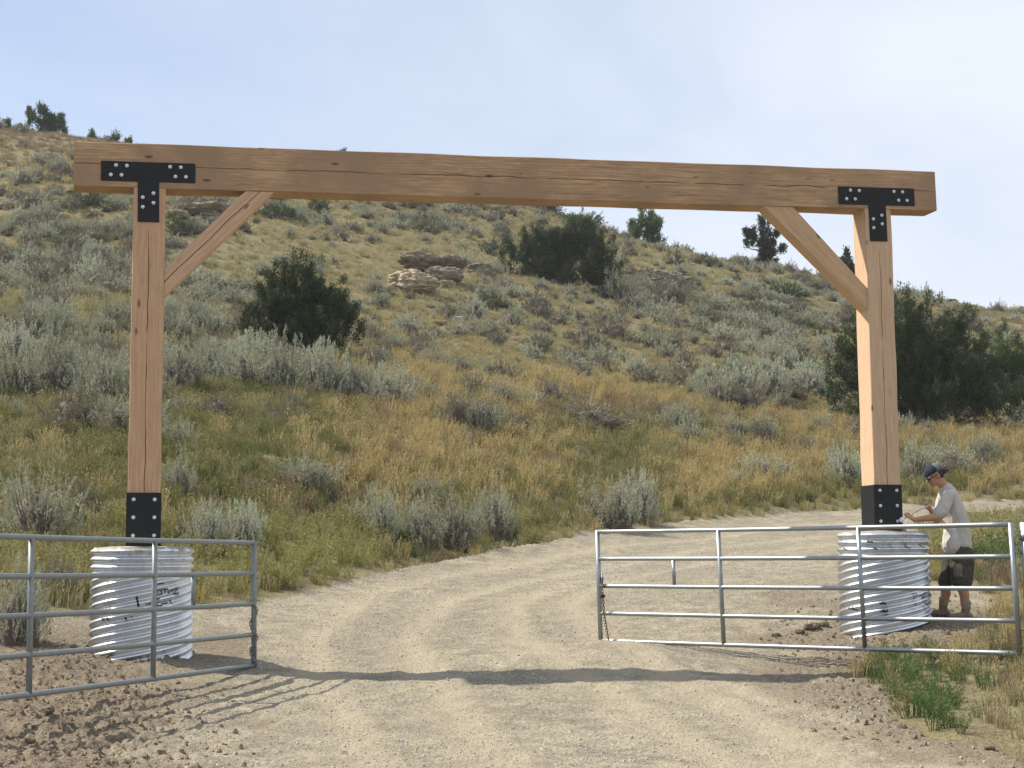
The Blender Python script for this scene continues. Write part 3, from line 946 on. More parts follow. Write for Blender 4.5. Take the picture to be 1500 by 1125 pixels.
def chain_vf(pts, link_len=0.042, wire=0.0048, wid=0.012):
    """links strung along a polyline"""
    P_ = [Vector(p) for p in pts]
    L_ = [0]
    for a, b in zip(P_[:-1], P_[1:]): L_.append(L_[-1] + (b - a).length)
    tot = L_[-1]; n = max(1, int(tot / (link_len - 2.2 * wire)))
    def at(s):
        for i in range(len(L_) - 1):
            if s <= L_[i + 1] + 1e-9: return P_[i].lerp(P_[i + 1], (s - L_[i]) / max(1e-9, L_[i + 1] - L_[i])), (P_[i + 1] - P_[i]).normalized()
        return P_[-1], (P_[-1] - P_[-2]).normalized()
    parts = []
    for k in range(n):
        c, T = at((k + 0.5) * tot / n)
        u = T.cross(Vector((0.3, 1, 0.2))).normalized(); v = T.cross(u)
        w = u if k % 2 else v
        hl = link_len / 2 - wid
        loop = []
        for q in range(16):
            a = 2 * pi * q / 16
            loop.append(c + T * (cos(a) * wid + (hl if cos(a) > 0 else -hl)) + w * sin(a) * wid)
        loop.append(loop[0]); loop.append(loop[1])
        parts.append(tube_vf(loop, wire, 6, False))
    return join_vf(parts)
ea = P(882, 853, 18.93) + Vector((0.0, -0.04, 0)); eb_ = P(882, 868, 18.9) + Vector((0, -0.03, 0)); ec = P(891, 937, 18.87) + Vector((0, -0.05, 0))
ch = thing('gate_chain', 'thin rusty chain hanging from the free end of the right gate, black padlock on it', 'chain', ea)
v, f = chain_vf([P(881, 847, 18.95) + Vector((0, .03, 0)), ea + Vector((0, 0, .05)), eb_, ec.lerp(eb_, .5) + Vector((-0.012, 0, 0)), ec])
link('chain_links', mesh('chain_links', v, f, True), M_chain, ch)
lk = P(883, 873, 18.88)
bm = box_bm(-.026, .026, -.013, .013, -.03, .02, .005)
lo = link('padlock', from_bm('padlock', bm), M_lock, ch, Matrix.Translation(lk) @ Matrix.Rotation(.6, 4, 'Y') @ Matrix.Rotation(.3, 4, 'Z'))
tube('shackle', [lk + Vector((-.014, 0, .015)), lk + Vector((-.014, 0, .038)), lk + Vector((0, 0, .05)), lk + Vector((.014, 0, .038)), lk + Vector((.014, 0, .015))], .004, M_bolt, lo, 8)
ea2 = ptL(1, .5) + Vector((-0.05, -0.03, 0))
ch2 = thing('gate_chain', 'short chain wound down the end upright of the left grey gate', 'chain', ea2)
b2 = ptL(1, 0.02)
pts = [ea2]
for i in range(1, 26):
    q = i / 25
    a = q * 2 * pi * 2.2
    pts.append(ptL(1, .5 - .49 * q) + Vector((0.036 * sin(a) * (1 if i < 24 else 1), -0.04 * abs(cos(a)) - 0.003, 0)))
v, f = chain_vf(pts)
link('chain_links', mesh('chain_links', v, f, True), M_gateL, ch2)

# hinge post of the right gate
hp = P(1506, 765, 15.93)
gp = thing('gate_post', 'galvanised steel post at the right picture edge that carries the right gate', 'post', (hp.x, hp.y, -1.1))
tube('tube', [Vector((hp.x, hp.y, -1.2)), Vector((hp.x - .03, hp.y, hp.z))], 0.055, M_gateR, gp, 20)
v, f = tube_vf([Vector((hp.x - .03, hp.y, hp.z - .002)), Vector((hp.x - .03, hp.y, hp.z + .02)), Vector((hp.x - .03, hp.y, hp.z + .03))], [0.058, 0.058, 0.03], 20)
link('cap', mesh('cap', v, f, True), M_gateR, gp)
tube('hinge_strap', [Vector((hp.x - .03, hp.y, hp.z - .17)), Vector((hp.x - .03, hp.y, hp.z - .10))], 0.064, M_gateR, gp, 20)

# ------------------------------------------------------------------ plants: leaf meshes
def blades(base, tip, width, bend=None, seg=2, side=None, rs=RS):
    """many narrow blades at once: arrays (n,3); returns verts, faces"""
    n = len(base)
    d = tip - base
    if side is None:
        a = rs.uniform(0, 2 * pi, n)
        side = np.column_stack([np.cos(a), np.sin(a), np.zeros(n)])
    side = side - d * ((side * d).sum(1) / ((d * d).sum(1) + 1e-12))[:, None]
    side = side / (np.linalg.norm(side, axis=1)[:, None] + 1e-9)
    if bend is None: bend = np.zeros((n, 3))
    rows = []
    for k in range(seg + 1):
        t = k / seg
        c = base + d * t + bend * (t * t - t) * -1.0 * 1.0
        w = width * (1 - t ** 1.6) if k < seg else width * 0.0
        w = np.maximum(w, width * 0.04)
        rows.append(c - side * (w / 2)[:, None]); rows.append(c + side * (w / 2)[:, None])
    V = np.stack(rows, 1)                       # n, 2(seg+1), 3
    m = 2 * (seg + 1)
    Fc = []
    idx = np.arange(n)[:, None] * m
    for k in range(seg):
        Fc.append(idx + np.array([2 * k, 2 * k + 1, 2 * k + 3, 2 * k + 2])[None, :])
    return V.reshape(-1, 3), np.concatenate(Fc)

def leafs(c, d, ln, wd, rs=RS):
    """diamond leaves at c along unit d"""
    n = len(c)
    r = rs.normal(size=(n, 3)); s = np.cross(d, r); s /= np.linalg.norm(s, axis=1)[:, None] + 1e-9
    ln = ln[:, None]; wd = wd[:, None]
    V = np.stack([c, c + d * ln * .45 + s * wd / 2, c + d * ln, c + d * ln * .45 - s * wd / 2], 1).reshape(-1, 3)
    return V, np.arange(n * 4).reshape(n, 4)

def np_mesh(name, groups, mats, smooth=False):
    """groups: list of (V,F) each with its own material slot"""
    me = bpy.data.meshes.new(name)
    Vs, loops, tot, mi = [], [], [], []
    o = 0
    for k, (V, Fc) in enumerate(groups):
        V = np.asarray(V, float); Fc = np.asarray(Fc)
        Vs.append(V); loops.append((Fc + o).ravel()); tot += [Fc.shape[1]] * len(Fc); mi += [k] * len(Fc)
        o += len(V)
    V = np.vstack(Vs); lp = np.concatenate(loops); tot = np.array(tot)
    me.vertices.add(len(V)); me.vertices.foreach_set('co', V.astype(np.float32).ravel())
    me.loops.add(len(lp)); me.loops.foreach_set('vertex_index', lp.astype(np.int32))
    me.polygons.add(len(tot)); me.polygons.foreach_set('loop_start', np.concatenate([[0], np.cumsum(tot)[:-1]]).astype(np.int32))
    me.update(calc_edges=True)
    me.polygons.foreach_set('material_index', np.array(mi, np.int32))
    if smooth: me.polygons.foreach_set('use_smooth', np.ones(len(tot), bool))
    for m in mats: me.materials.append(m)
    return me

# grass kinds
GK = {
    'gold':  ((0.56, 0.445, 0.215), (0.35, 0.268, 0.12)),
    'straw': ((0.50, 0.44, 0.25), (0.31, 0.27, 0.14)),
    'olive': ((0.27, 0.25, 0.10), (0.135, 0.14, 0.05)),
    'green': ((0.10, 0.155, 0.05), (0.06, 0.105, 0.03)),
    'rust':  ((0.33, 0.24, 0.16), (0.16, 0.118, 0.080)),
    'lime':  ((0.35, 0.33, 0.12), (0.20, 0.195, 0.07)),
    'khaki': ((0.42, 0.375, 0.21), (0.21, 0.19, 0.09)),
}
M_grass = {k: mat_leaf('grass_' + k, a, b_, 0.35) for k, (a, b_) in GK.items()}

def tuft_mesh(kind, seed, n=42, h=0.5, spread=0.16, lean=0.30, heads=True, w=0.015):
    rs = np.random.RandomState(seed)
    a = rs.uniform(0, 2 * pi, n); r = spread * np.sqrt(rs.uniform(0, 1, n))
    base = np.column_stack([r * np.cos(a), r * np.sin(a), np.full(n, -0.03)])
    hh = h * rs.uniform(0.45, 1.0, n)
    ln = lean * rs.uniform(0.1, 1.2, n); a2 = a + rs.normal(0, .9, n)
    tip = base + np.column_stack([ln * hh * np.cos(a2), ln * hh * np.sin(a2), hh])
    bend = np.column_stack([-ln * hh * np.cos(a2), -ln * hh * np.sin(a2), 0.25 * hh]) * 0.9
    g = [blades(base, tip, w * rs.uniform(.6, 1.3, n), bend, 3, rs=rs)]
    if heads:
        k = n // 2
        # seed heads: bunches of tiny flecks along the last part of the culm
        cs, ds = [], []
        for i in range(k):
            for q in range(5):
                t = rs.uniform(0.78, 1.04)
                cs.append(base[i] + (tip[i] - base[i]) * t + rs.normal(0, .006, 3))
                dd = (tip[i] - base[i]) + rs.normal(0, .22, 3) * hh[i]
                ds.append(dd / np.linalg.norm(dd))
        g2 = leafs(np.array(cs), np.array(ds), rs.uniform(.03, .065, len(cs)), rs.uniform(.010, .020, len(cs)), rs)
        g = [(np.vstack([g[0][0], g2[0]]), np.vstack([g[0][1], g2[1] + len(g[0][0])]))]
    return np_mesh('tuft_' + kind, g, [M_grass[kind]])

def weed_mesh(kind, seed, n=26, h=0.55):
    """leafy forb: thin stems with small leaves all along"""
    rs = np.random.RandomState(seed)
    a = rs.uniform(0, 2 * pi, n)
    base = np.column_stack([.03 * np.cos(a), .03 * np.sin(a), np.full(n, -0.02)])
    hh = h * rs.uniform(.5, 1, n); sp = rs.uniform(.1, .55, n) * h
    tip = np.column_stack([sp * np.cos(a), sp * np.sin(a), hh])
    V, Fc = blades(base, tip, np.full(n, .006), None, 2, rs=rs)
    k = 16
    t = rs.uniform(.2, 1.03, (n, k))
    c = (base[:, None, :] + (tip - base)[:, None, :] * t[:, :, None] + rs.normal(0, .018, (n, k, 3))).reshape(-1, 3)
    d = rs.normal(size=(n * k, 3)); d[:, 2] = np.abs(d[:, 2]) + .3; d /= np.linalg.norm(d, axis=1)[:, None]
    V2, F2 = leafs(c, d, rs.uniform(.022, .05, n * k), rs.uniform(.008, .018, n * k), rs)
    return np_mesh('forb_' + kind, [(np.vstack([V, V2]), np.vstack([Fc, F2 + len(V)]))], [M_grass[kind]])

protos = bpy.data.collections.new('grass_source')       # never linked to the scene: only the scatter reads it
KINDS = ['gold', 'straw', 'olive', 'green', 'rust', 'lime', 'khaki']
for ki, k in enumerate(KINDS):
    for v_ in range(3):
        if k in ('lime', 'green') and v_ > 0: me = weed_mesh(k, 100 + ki * 5 + v_)
        elif k == 'olive' and v_ == 2: me = weed_mesh(k, 100 + ki * 5 + v_, 30, .5)
        else: me = tuft_mesh(k, 100 + ki * 5 + v_, n=46, h={'gold': .62, 'straw': .42, 'olive': .48, 'green': .40, 'rust': .55, 'lime': .42, 'khaki': .45}[k], heads=k not in ('green', 'lime'))
        o = bpy.data.objects.new('p%02d_%d' % (ki, v_), me)
        protos.objects.link(o)

def scatter(name, coll, pts, rot, scl, idx, label=None, cat=None):
    me = bpy.data.meshes.new(name)
    me.vertices.add(len(pts)); me.vertices.foreach_set('co', np.asarray(pts, np.float32).ravel())
    for nm, ty, arr in (('rot', 'FLOAT_VECTOR', rot), ('scl', 'FLOAT_VECTOR', scl)):
        a = me.attributes.new(nm, ty, 'POINT'); a.data.foreach_set('vector', np.asarray(arr, np.float32).ravel())
    a = me.attributes.new('idx', 'INT', 'POINT'); a.data.foreach_set('value', np.asarray(idx, np.int32))
    me.update()
    o = bpy.data.objects.new(name, me); C.objects.link(o)
    g = bpy.data.node_groups.new(name + '_nodes', 'GeometryNodeTree')
    g.interface.new_socket('Geometry', in_out='INPUT', socket_type='NodeSocketGeometry')
    g.interface.new_socket('Geometry', in_out='OUTPUT', socket_type='NodeSocketGeometry')
    gi = g.nodes.new('NodeGroupInput'); go = g.nodes.new('NodeGroupOutput')
    ip = g.nodes.new('GeometryNodeInstanceOnPoints')
    ci = g.nodes.new('GeometryNodeCollectionInfo')
    ci.inputs['Collection'].default_value = coll
    ci.inputs['Separate Children'].default_value = True
    ci.inputs['Reset Children'].default_value = True
    def na(nm, ty):
        n = g.nodes.new('GeometryNodeInputNamedAttribute'); n.data_type = ty; n.inputs['Name'].default_value = nm
        return n.outputs['Attribute']
    g.links.new(gi.outputs[0], ip.inputs['Points'])
    g.links.new(ci.outputs[0], ip.inputs['Instance'])
    ip.inputs['Pick Instance'].default_value = True
    g.links.new(na('idx', 'INT'), ip.inputs['Instance Index'])
    g.links.new(na('rot', 'FLOAT_VECTOR'), ip.inputs['Rotation'])
    g.links.new(na('scl', 'FLOAT_VECTOR'), ip.inputs['Scale'])
    g.links.new(ip.outputs[0], go.inputs[0])
    md = o.modifiers.new('scatter', 'NODES'); md.node_group = g
    tag(o, label, cat, kind='stuff')
    return o

# where each kind of grass grows: patches as seen over the slope (centre, radii, strength)
PATCH = {
    'gold': [(850, 575, 190, 26, 2.2), (600, 650, 80, 60, 1.5), (740, 680, 90, 60, 1.8), (1130, 690, 110, 45, 1.8), (560, 700, 70, 50, 1.2), (1010, 690, 70, 50, 1.3), (1150, 630, 110, 25, 1.3), (570, 545, 90, 22, 1.6),
             (1400, 640, 110, 20, 1.5), (440, 640, 50, 30, .6), (1480, 950, 60, 60, 1.2), (1440, 700, 80, 40, .6), (90, 230, 120, 40, .5)],
    'rust': [(460, 740, 80, 30, 1.6), (560, 660, 50, 50, .8), (60, 540, 70, 25, 1.0), (870, 610, 120, 22, 1.3), (40, 215, 140, 22, 1.6), (600, 815, 60, 16, .6), (1410, 885, 16, 24, 2.4), (130, 225, 60, 20, .8), (1460, 870, 30, 40, .5)],
    'straw': [(300, 380, 300, 80, .8), (560, 360, 180, 60, 1.3), (1000, 480, 260, 80, 1.2), (160, 480, 70, 25, 1.8), (760, 470, 160, 60, 1.2), (700, 560, 120, 20, .7), (1300, 650, 80, 20, .8), (800, 390, 400, 40, .8), (1490, 800, 60, 40, .8), (1440, 960, 60, 50, .8)],
    'olive': [(200, 680, 200, 110, 1.8), (420, 640, 170, 70, 1.2), (820, 720, 220, 60, 1.3), (500, 740, 200, 60, .8), (950, 640, 160, 40, 1.0), (1300, 700, 120, 50, 1.3), (1150, 740, 120, 25, 1.2), (250, 340, 200, 60, .7), (900, 660, 100, 40, .9)],
    'green': [(130, 300, 40, 12, 1.3), (300, 700, 90, 50, .6), (870, 630, 90, 20, .6), (1460, 835, 50, 22, 3.5), (1330, 1000, 70, 30, 3.0), (1380, 1050, 60, 30, 3.0), (430, 640, 60, 40, .4), (350, 410, 40, 20, .6)],
    'lime': [(440, 830, 120, 45, 2.6), (180, 860, 200, 40, 1.2), (650, 805, 80, 14, 1.8), (780, 790, 90, 14, 1.2), (940, 755, 50, 12, 1.5), (250, 600, 60, 40, .9), (1250, 745, 110, 10, 1.2), (1370, 825, 20, 40, 2.0), (1440, 790, 40, 20, 1.0), (130, 790, 120, 40, .8)],
    'khaki': [(750, 450, 900, 160, .55), (750, 700, 900, 120, .25)],
}
def kind_weights(u, v):
    W = []
    for k in KINDS:
        w = np.full(u.shape, {'gold': .06, 'straw': .28, 'olive': .22, 'green': .03, 'rust': .06, 'lime': .04, 'khaki': .35}[k])
        for (a, b_, ra, rb, s) in PATCH[k]:
            w = w + s * np.exp(-(((u - a) / ra) ** 2 + ((v - b_) / rb) ** 2))
        W.append(w)
    W = np.stack(W, 1)
    W = W ** 1.25
    return W / W.sum(1)[:, None]

def sample_sector(n, y0, y1, half=23.0, rs=RS):
    r = np.sqrt(rs.uniform(y0 ** 2, y1 ** 2, n)); a = np.radians(rs.uniform(-half, half, n))
    return r * np.sin(a), r * np.cos(a)

gx, gy, gs = [], [], []
for (y0, y1, dens, sc_) in ((10, 26, 16, .82), (26, 45, 15, .92), (45, 80, 9, 1.0), (80, 150, 6.0, 1.05)):
    area = radians(46) * (y1 ** 2 - y0 ** 2) / 2
    a, b_ = sample_sector(int(area * dens), y0, y1)
    gx.append(a); gy.append(b_); gs.append(np.full(len(a), sc_))
gx = np.concatenate(gx); gy = np.concatenate(gy); gs = np.concatenate(gs)
gz = H(gx, gy)
vm = veg_mask(gx, gy, base_h(gx, gy))
u_, v_ = proj(gx, gy, gz)
clump = fbm(gx, gy, 0.55, 3, 301)
far_thin = np.where(gy > 60, sstep(-0.32, 0.05, clump), 1.0)
keep = (vm > .5) & (RS.uniform(size=len(gx)) < 0.5 + 0.5 * far_thin)
keep &= ~((gx > 2.5) & (gy < 17.5) & (RS.uniform(size=len(gx)) < .2))
# keep the man's ground and the piers clear
for (mx, my, mr) in ((5.35, 19.2, .55), (FP(SR, 0, .17).x, FP(SR, 0, .17).y, .75), (FP(0, 0, .17).x, FP(0, 0, .17).y, .75)):
    keep &= np.hypot(gx - mx, gy - my) > mr
gx, gy, gz, gs, u_, v_ = [q[keep] for q in (gx, gy, gz, gs, u_, v_)]
W = kind_weights(u_ + 40 * fbm(gx, gy, .35, 2, 311), v_ + 26 * fbm(gx, gy, .35, 2, 331) * np.clip(30 / gy, .3, 1.5))
cum = W.cumsum(1)
kk = (RS.uniform(size=len(gx))[:, None] > cum).sum(1).clip(0, len(KINDS) - 1)
idx = kk * 3 + RS.randint(0, 3, len(gx))
near_edge = np.interp(u_, YB_X, YB_Y) - v_
sh = np.where((near_edge < 14) & (near_edge > -10), .6, 1.0)
sh = np.where((gx > 3.4) & (gy < 24), .62, sh)
s3 = (gs * sh * RS.uniform(.65, 1.25, len(gx)))
scl = np.column_stack([s3 * RS.uniform(.9, 1.3, len(gx)), s3 * RS.uniform(.9, 1.3, len(gx)), s3 * np.where(gy > 60, .48, .9)])
rot = np.column_stack([RS.normal(0, .10, len(gx)), RS.normal(0, .10, len(gx)), RS.uniform(0, 6.28, len(gx))])
scatter('hillside_grass', protos, np.column_stack([gx, gy, gz]), rot, scl, idx, 'tall mixed golden, straw and olive grass covering the hillside and road verge', 'grass')

# loose gravel and clods
M_stone = mat_plain('gravel_stone', (0.40, 0.365, 0.30), 0.9, 0, 0.35, 3, 0.2, 0.2)
M_clod = mat_plain('dirt_clod', (0.225, 0.182, 0.13), 0.98, 0, 0.3, 4, 0.5, 0.1)
stones = bpy.data.collections.new('stone_source')
def lump(seed, mat, sub=2, rough=.35, flat=.65):
    rr = random.Random(seed)
    bm = bmesh.new(); bmesh.ops.create_icosphere(bm, subdivisions=sub, radius=1)
    off = Vector((rr.uniform(0, 99), rr.uniform(0, 99), rr.uniform(0, 99)))
    from mathutils import noise as mn
    for v in bm.verts:
        d = 1 + rough * mn.noise(v.co * 1.3 + off) + rough * .6 * mn.noise(v.co * 3.1 + off)
        v.co = Vector((v.co.x * d, v.co.y * d * .8, v.co.z * d * flat))
    me = from_bm('lump', bm); me.materials.append(mat)
    return me
for i in range(8):
    o = bpy.data.objects.new('s%02d' % i, lump(i, M_stone if i < 4 else M_clod, 2 if i < 4 else 3, .5 if i < 4 else .8)); stones.objects.link(o)
sx_, sy_ = sample_sector(240000, 9, 36, 21)
sz_ = H(sx_, sy_)
zb_ = base_h(sx_, sy_)
vm = veg_mask(sx_, sy_, zb_); su, sv = proj(sx_, sy_, sz_)
cl = .32 * sstep(330, 110, su - (sv - 1000) * 0.6 + 90 * fbm(sx_, sy_, 1.2, 2, 9)) * sstep(900, 985, sv)
cl = np.maximum(cl, sstep(1150, 1260, su + 90 * fbm(sx_, sy_, 1.2, 2, 19)) * sstep(860, 910, sv) * sstep(1110, 1040, sv - (su - 1250) * .2) * .25)
cl = np.maximum(cl, sstep(75, 20, np.hypot(su - 1175, (sv - 930) * 1.6)) * .3)
gv = .16 + .55 * sstep(.0, .25, fbm(sx_, sy_, .5, 3, 77))
isclod = RS.uniform(size=len(sx_)) < cl
keep = (vm < .5) & (isclod | (RS.uniform(size=len(sx_)) < gv))
sx_, sy_, sz_, isclod = sx_[keep], sy_[keep], sz_[keep], isclod[keep]
m = len(sx_)
ss = np.where(isclod, .005 + .024 * RS.uniform(size=m) ** 4, .0035 + .0045 * RS.uniform(size=m) + .012 * RS.uniform(size=m) ** 14)
scatter('loose_stones', stones, np.column_stack([sx_, sy_, sz_ - ss * .15]), RS.uniform(0, 6.28, (m, 3)) * np.array([.3, .3, 1]), np.column_stack([ss * 1.2, ss, ss]),
        np.where(isclod, 4, 0) + RS.randint(0, 4, m), 'scattered gravel and dirt clods on the road and around the piers', 'gravel')

# ------------------------------------------------------------------ sagebrush
M_sage = mat_leaf('sage_leaf', (0.45, 0.455, 0.33), (0.27, 0.275, 0.195), 0.12)
M_sage_blue = mat_leaf('sage_leaf_pale', (0.52, 0.54, 0.41), (0.36, 0.38, 0.28), 0.12)
M_sage_dull = mat_leaf('sage_leaf_dull', (0.27, 0.25, 0.18), (0.15, 0.14, 0.10), 0.12)
M_sage_dark = mat_leaf('green_shrub_leaf', (0.10, 0.14, 0.05), (0.06, 0.09, 0.035), 0.25)
M_twig = mat_plain('sage_twig', (0.12, 0.10, 0.08), 0.9, 0, 0.3, 20)

def sage_mesh(seed, leafmat, n=190, k=26, upright=1.0, leaf=1.0, k2=8):
    """unit shrub: about 2 wide, 1 tall; plumes of small upright leaves on a dome of woody stems"""
    rs = np.random.RandomState(seed)
    az = rs.uniform(0, 2 * pi, n); el = np.arcsin(rs.uniform(0.02, 1, n) ** 0.8)
    lob = 1 + .16 * np.sin(3 * az + seed) + .12 * np.sin(5 * az + 2 * seed) + rs.normal(0, .09, n)
    R_ = lob * rs.uniform(.74, 1.06, n)
    tip = np.column_stack([R_ * np.cos(el) * np.cos(az), R_ * np.cos(el) * np.sin(az), (0.12 + .88 * np.sin(el)) * R_ * .93])
    base = np.column_stack([.28 * np.cos(az) * np.cos(el), .28 * np.sin(az) * np.cos(el), np.full(n, -.06)]) * rs.uniform(.2, 1, n)[:, None]
    mid = base + (tip - base) * .55 - np.array([0, 0, 1]) * .04
    Vs, Fs = blades(base, tip, np.full(n, .034), np.column_stack([tip[:, 0] * .25, tip[:, 1] * .25, np.full(n, -.12)]), 3, rs=rs)
    # plume leaves
    pl = rs.uniform(.13, .30, n)
    pd = (tip - base); pd /= np.linalg.norm(pd, axis=1)[:, None]
    pd = pd + np.array([0, 0, 1]) * upright * rs.uniform(.3, 1.1, n)[:, None]; pd /= np.linalg.norm(pd, axis=1)[:, None]
    t = rs.uniform(0, 1, (n, k)) ** .8
    c = tip[:, None, :] + pd[:, None, :] * ((t - .6) * pl[:, None])[:, :, None] + rs.normal(0, 1, (n, k, 3)) * (.030 * (1.2 - t))[:, :, None]
    d = pd[:, None, :] + rs.normal(0, .45, (n, k, 3)); d /= np.linalg.norm(d, axis=2)[:, :, None]
    c = c.reshape(-1, 3); d = d.reshape(-1, 3)
    V1, F1 = leafs(c, d, rs.uniform(.05, .10, n * k) * leaf, rs.uniform(.014, .026, n * k) * leaf, rs)
    # sparse inner leaves
    t2 = rs.uniform(.62, .98, (n, k2))
    c2 = (base[:, None, :] + (tip - base)[:, None, :] * t2[:, :, None] + rs.normal(0, .04, (n, k2, 3))).reshape(-1, 3)
    d2 = rs.normal(size=(n * k2, 3)); d2 /= np.linalg.norm(d2, axis=1)[:, None]
    V2, F2 = leafs(c2, d2, rs.uniform(.05, .09, n * k2) * leaf, rs.uniform(.014, .028, n * k2) * leaf, rs)
    # opaque dark core, added to stop sun leaking through; stands for the woody heart
    na_, ne_ = 14, 7
    VC, FC = [], []
    for i in range(ne_):
        e_ = (pi / 2) * i / (ne_ - 1)
        for j in range(na_):
            a_ = 2 * pi * j / na_
            q = (.60 + .09 * sin(3 * a_ + seed) + .07 * sin(5 * a_ + 2 * seed)) * (1 + .12 * rs.normal())
            VC.append((q * cos(e_) * cos(a_), q * cos(e_) * sin(a_), -.05 + (.05 + .68 * sin(e_)) * (1 + .1 * rs.normal())))
    for i in range(ne_ - 1):
        for j in range(na_):
            a_ = i * na_ + j; b_ = i * na_ + (j + 1) % na_
            FC.append((a_, b_, b_ + na_, a_ + na_))
    return np_mesh('sagebrush', [(np.vstack([V1, V2]), np.vstack([F1, F2 + len(V1)])), (np.vstack([Vs, VC]), np.vstack([Fs, np.array(FC) + len(Vs)]))], [leafmat, M_twig])

SG = {'sage': [sage_mesh(200 + i, M_sage) for i in range(4)],
      'pale': [sage_mesh(220 + i, M_sage_blue, upright=1.5) for i in range(3)],
      'dull': [sage_mesh(240 + i, M_sage_dull, 150, 20, .5) for i in range(3)],
      'green': [sage_mesh(260 + i, M_sage_dark, 200, 26, .3, 1.2) for i in range(2)]}
# coarser shrubs for the far slope, fewer and bigger leaves
FAR = {'sage': [sage_mesh(300 + i, M_sage, 90, 20, .5, 1.6, 6) for i in range(3)],
       'pale': [sage_mesh(320 + i, M_sage_blue, 90, 20, .6, 1.6, 6) for i in range(2)],
       'dull': [sage_mesh(340 + i, M_sage_dull, 80, 18, .4, 1.6, 6) for i in range(2)],
       'green': [sage_mesh(360 + i, M_sage_dark, 80, 16, .3, 1.8, 3) for i in range(1)]}

def put_shrub(px, py, w, h, kind, label, group, name='sagebrush', cat='sagebrush', pos=None, far=False):
    p = pos if pos is not None else ground_at(px, py)
    ppm = FPX / p.y
    me = rnd.choice((FAR if far else SG)[kind])
    o = bpy.data.objects.new(name, me); C.objects.link(o)
    hw = w / 2 / ppm; hh = h / ppm
    o.location = (p.x, p.y + hw * .35, p.z - .03 * hh)
    g = float(H(p.x, p.y + hw * .35)[0]); o.location.z = min(g, p.z + .35 * hh) - .04 * hh
    o.scale = (hw, hw * rnd.uniform(.8, 1.05), hh)
    o.rotation_euler = (rnd.uniform(-.08, .08), rnd.uniform(-.08, .08), rnd.uniform(0, 6.28))
    tag(o, label, cat, group)
    return o

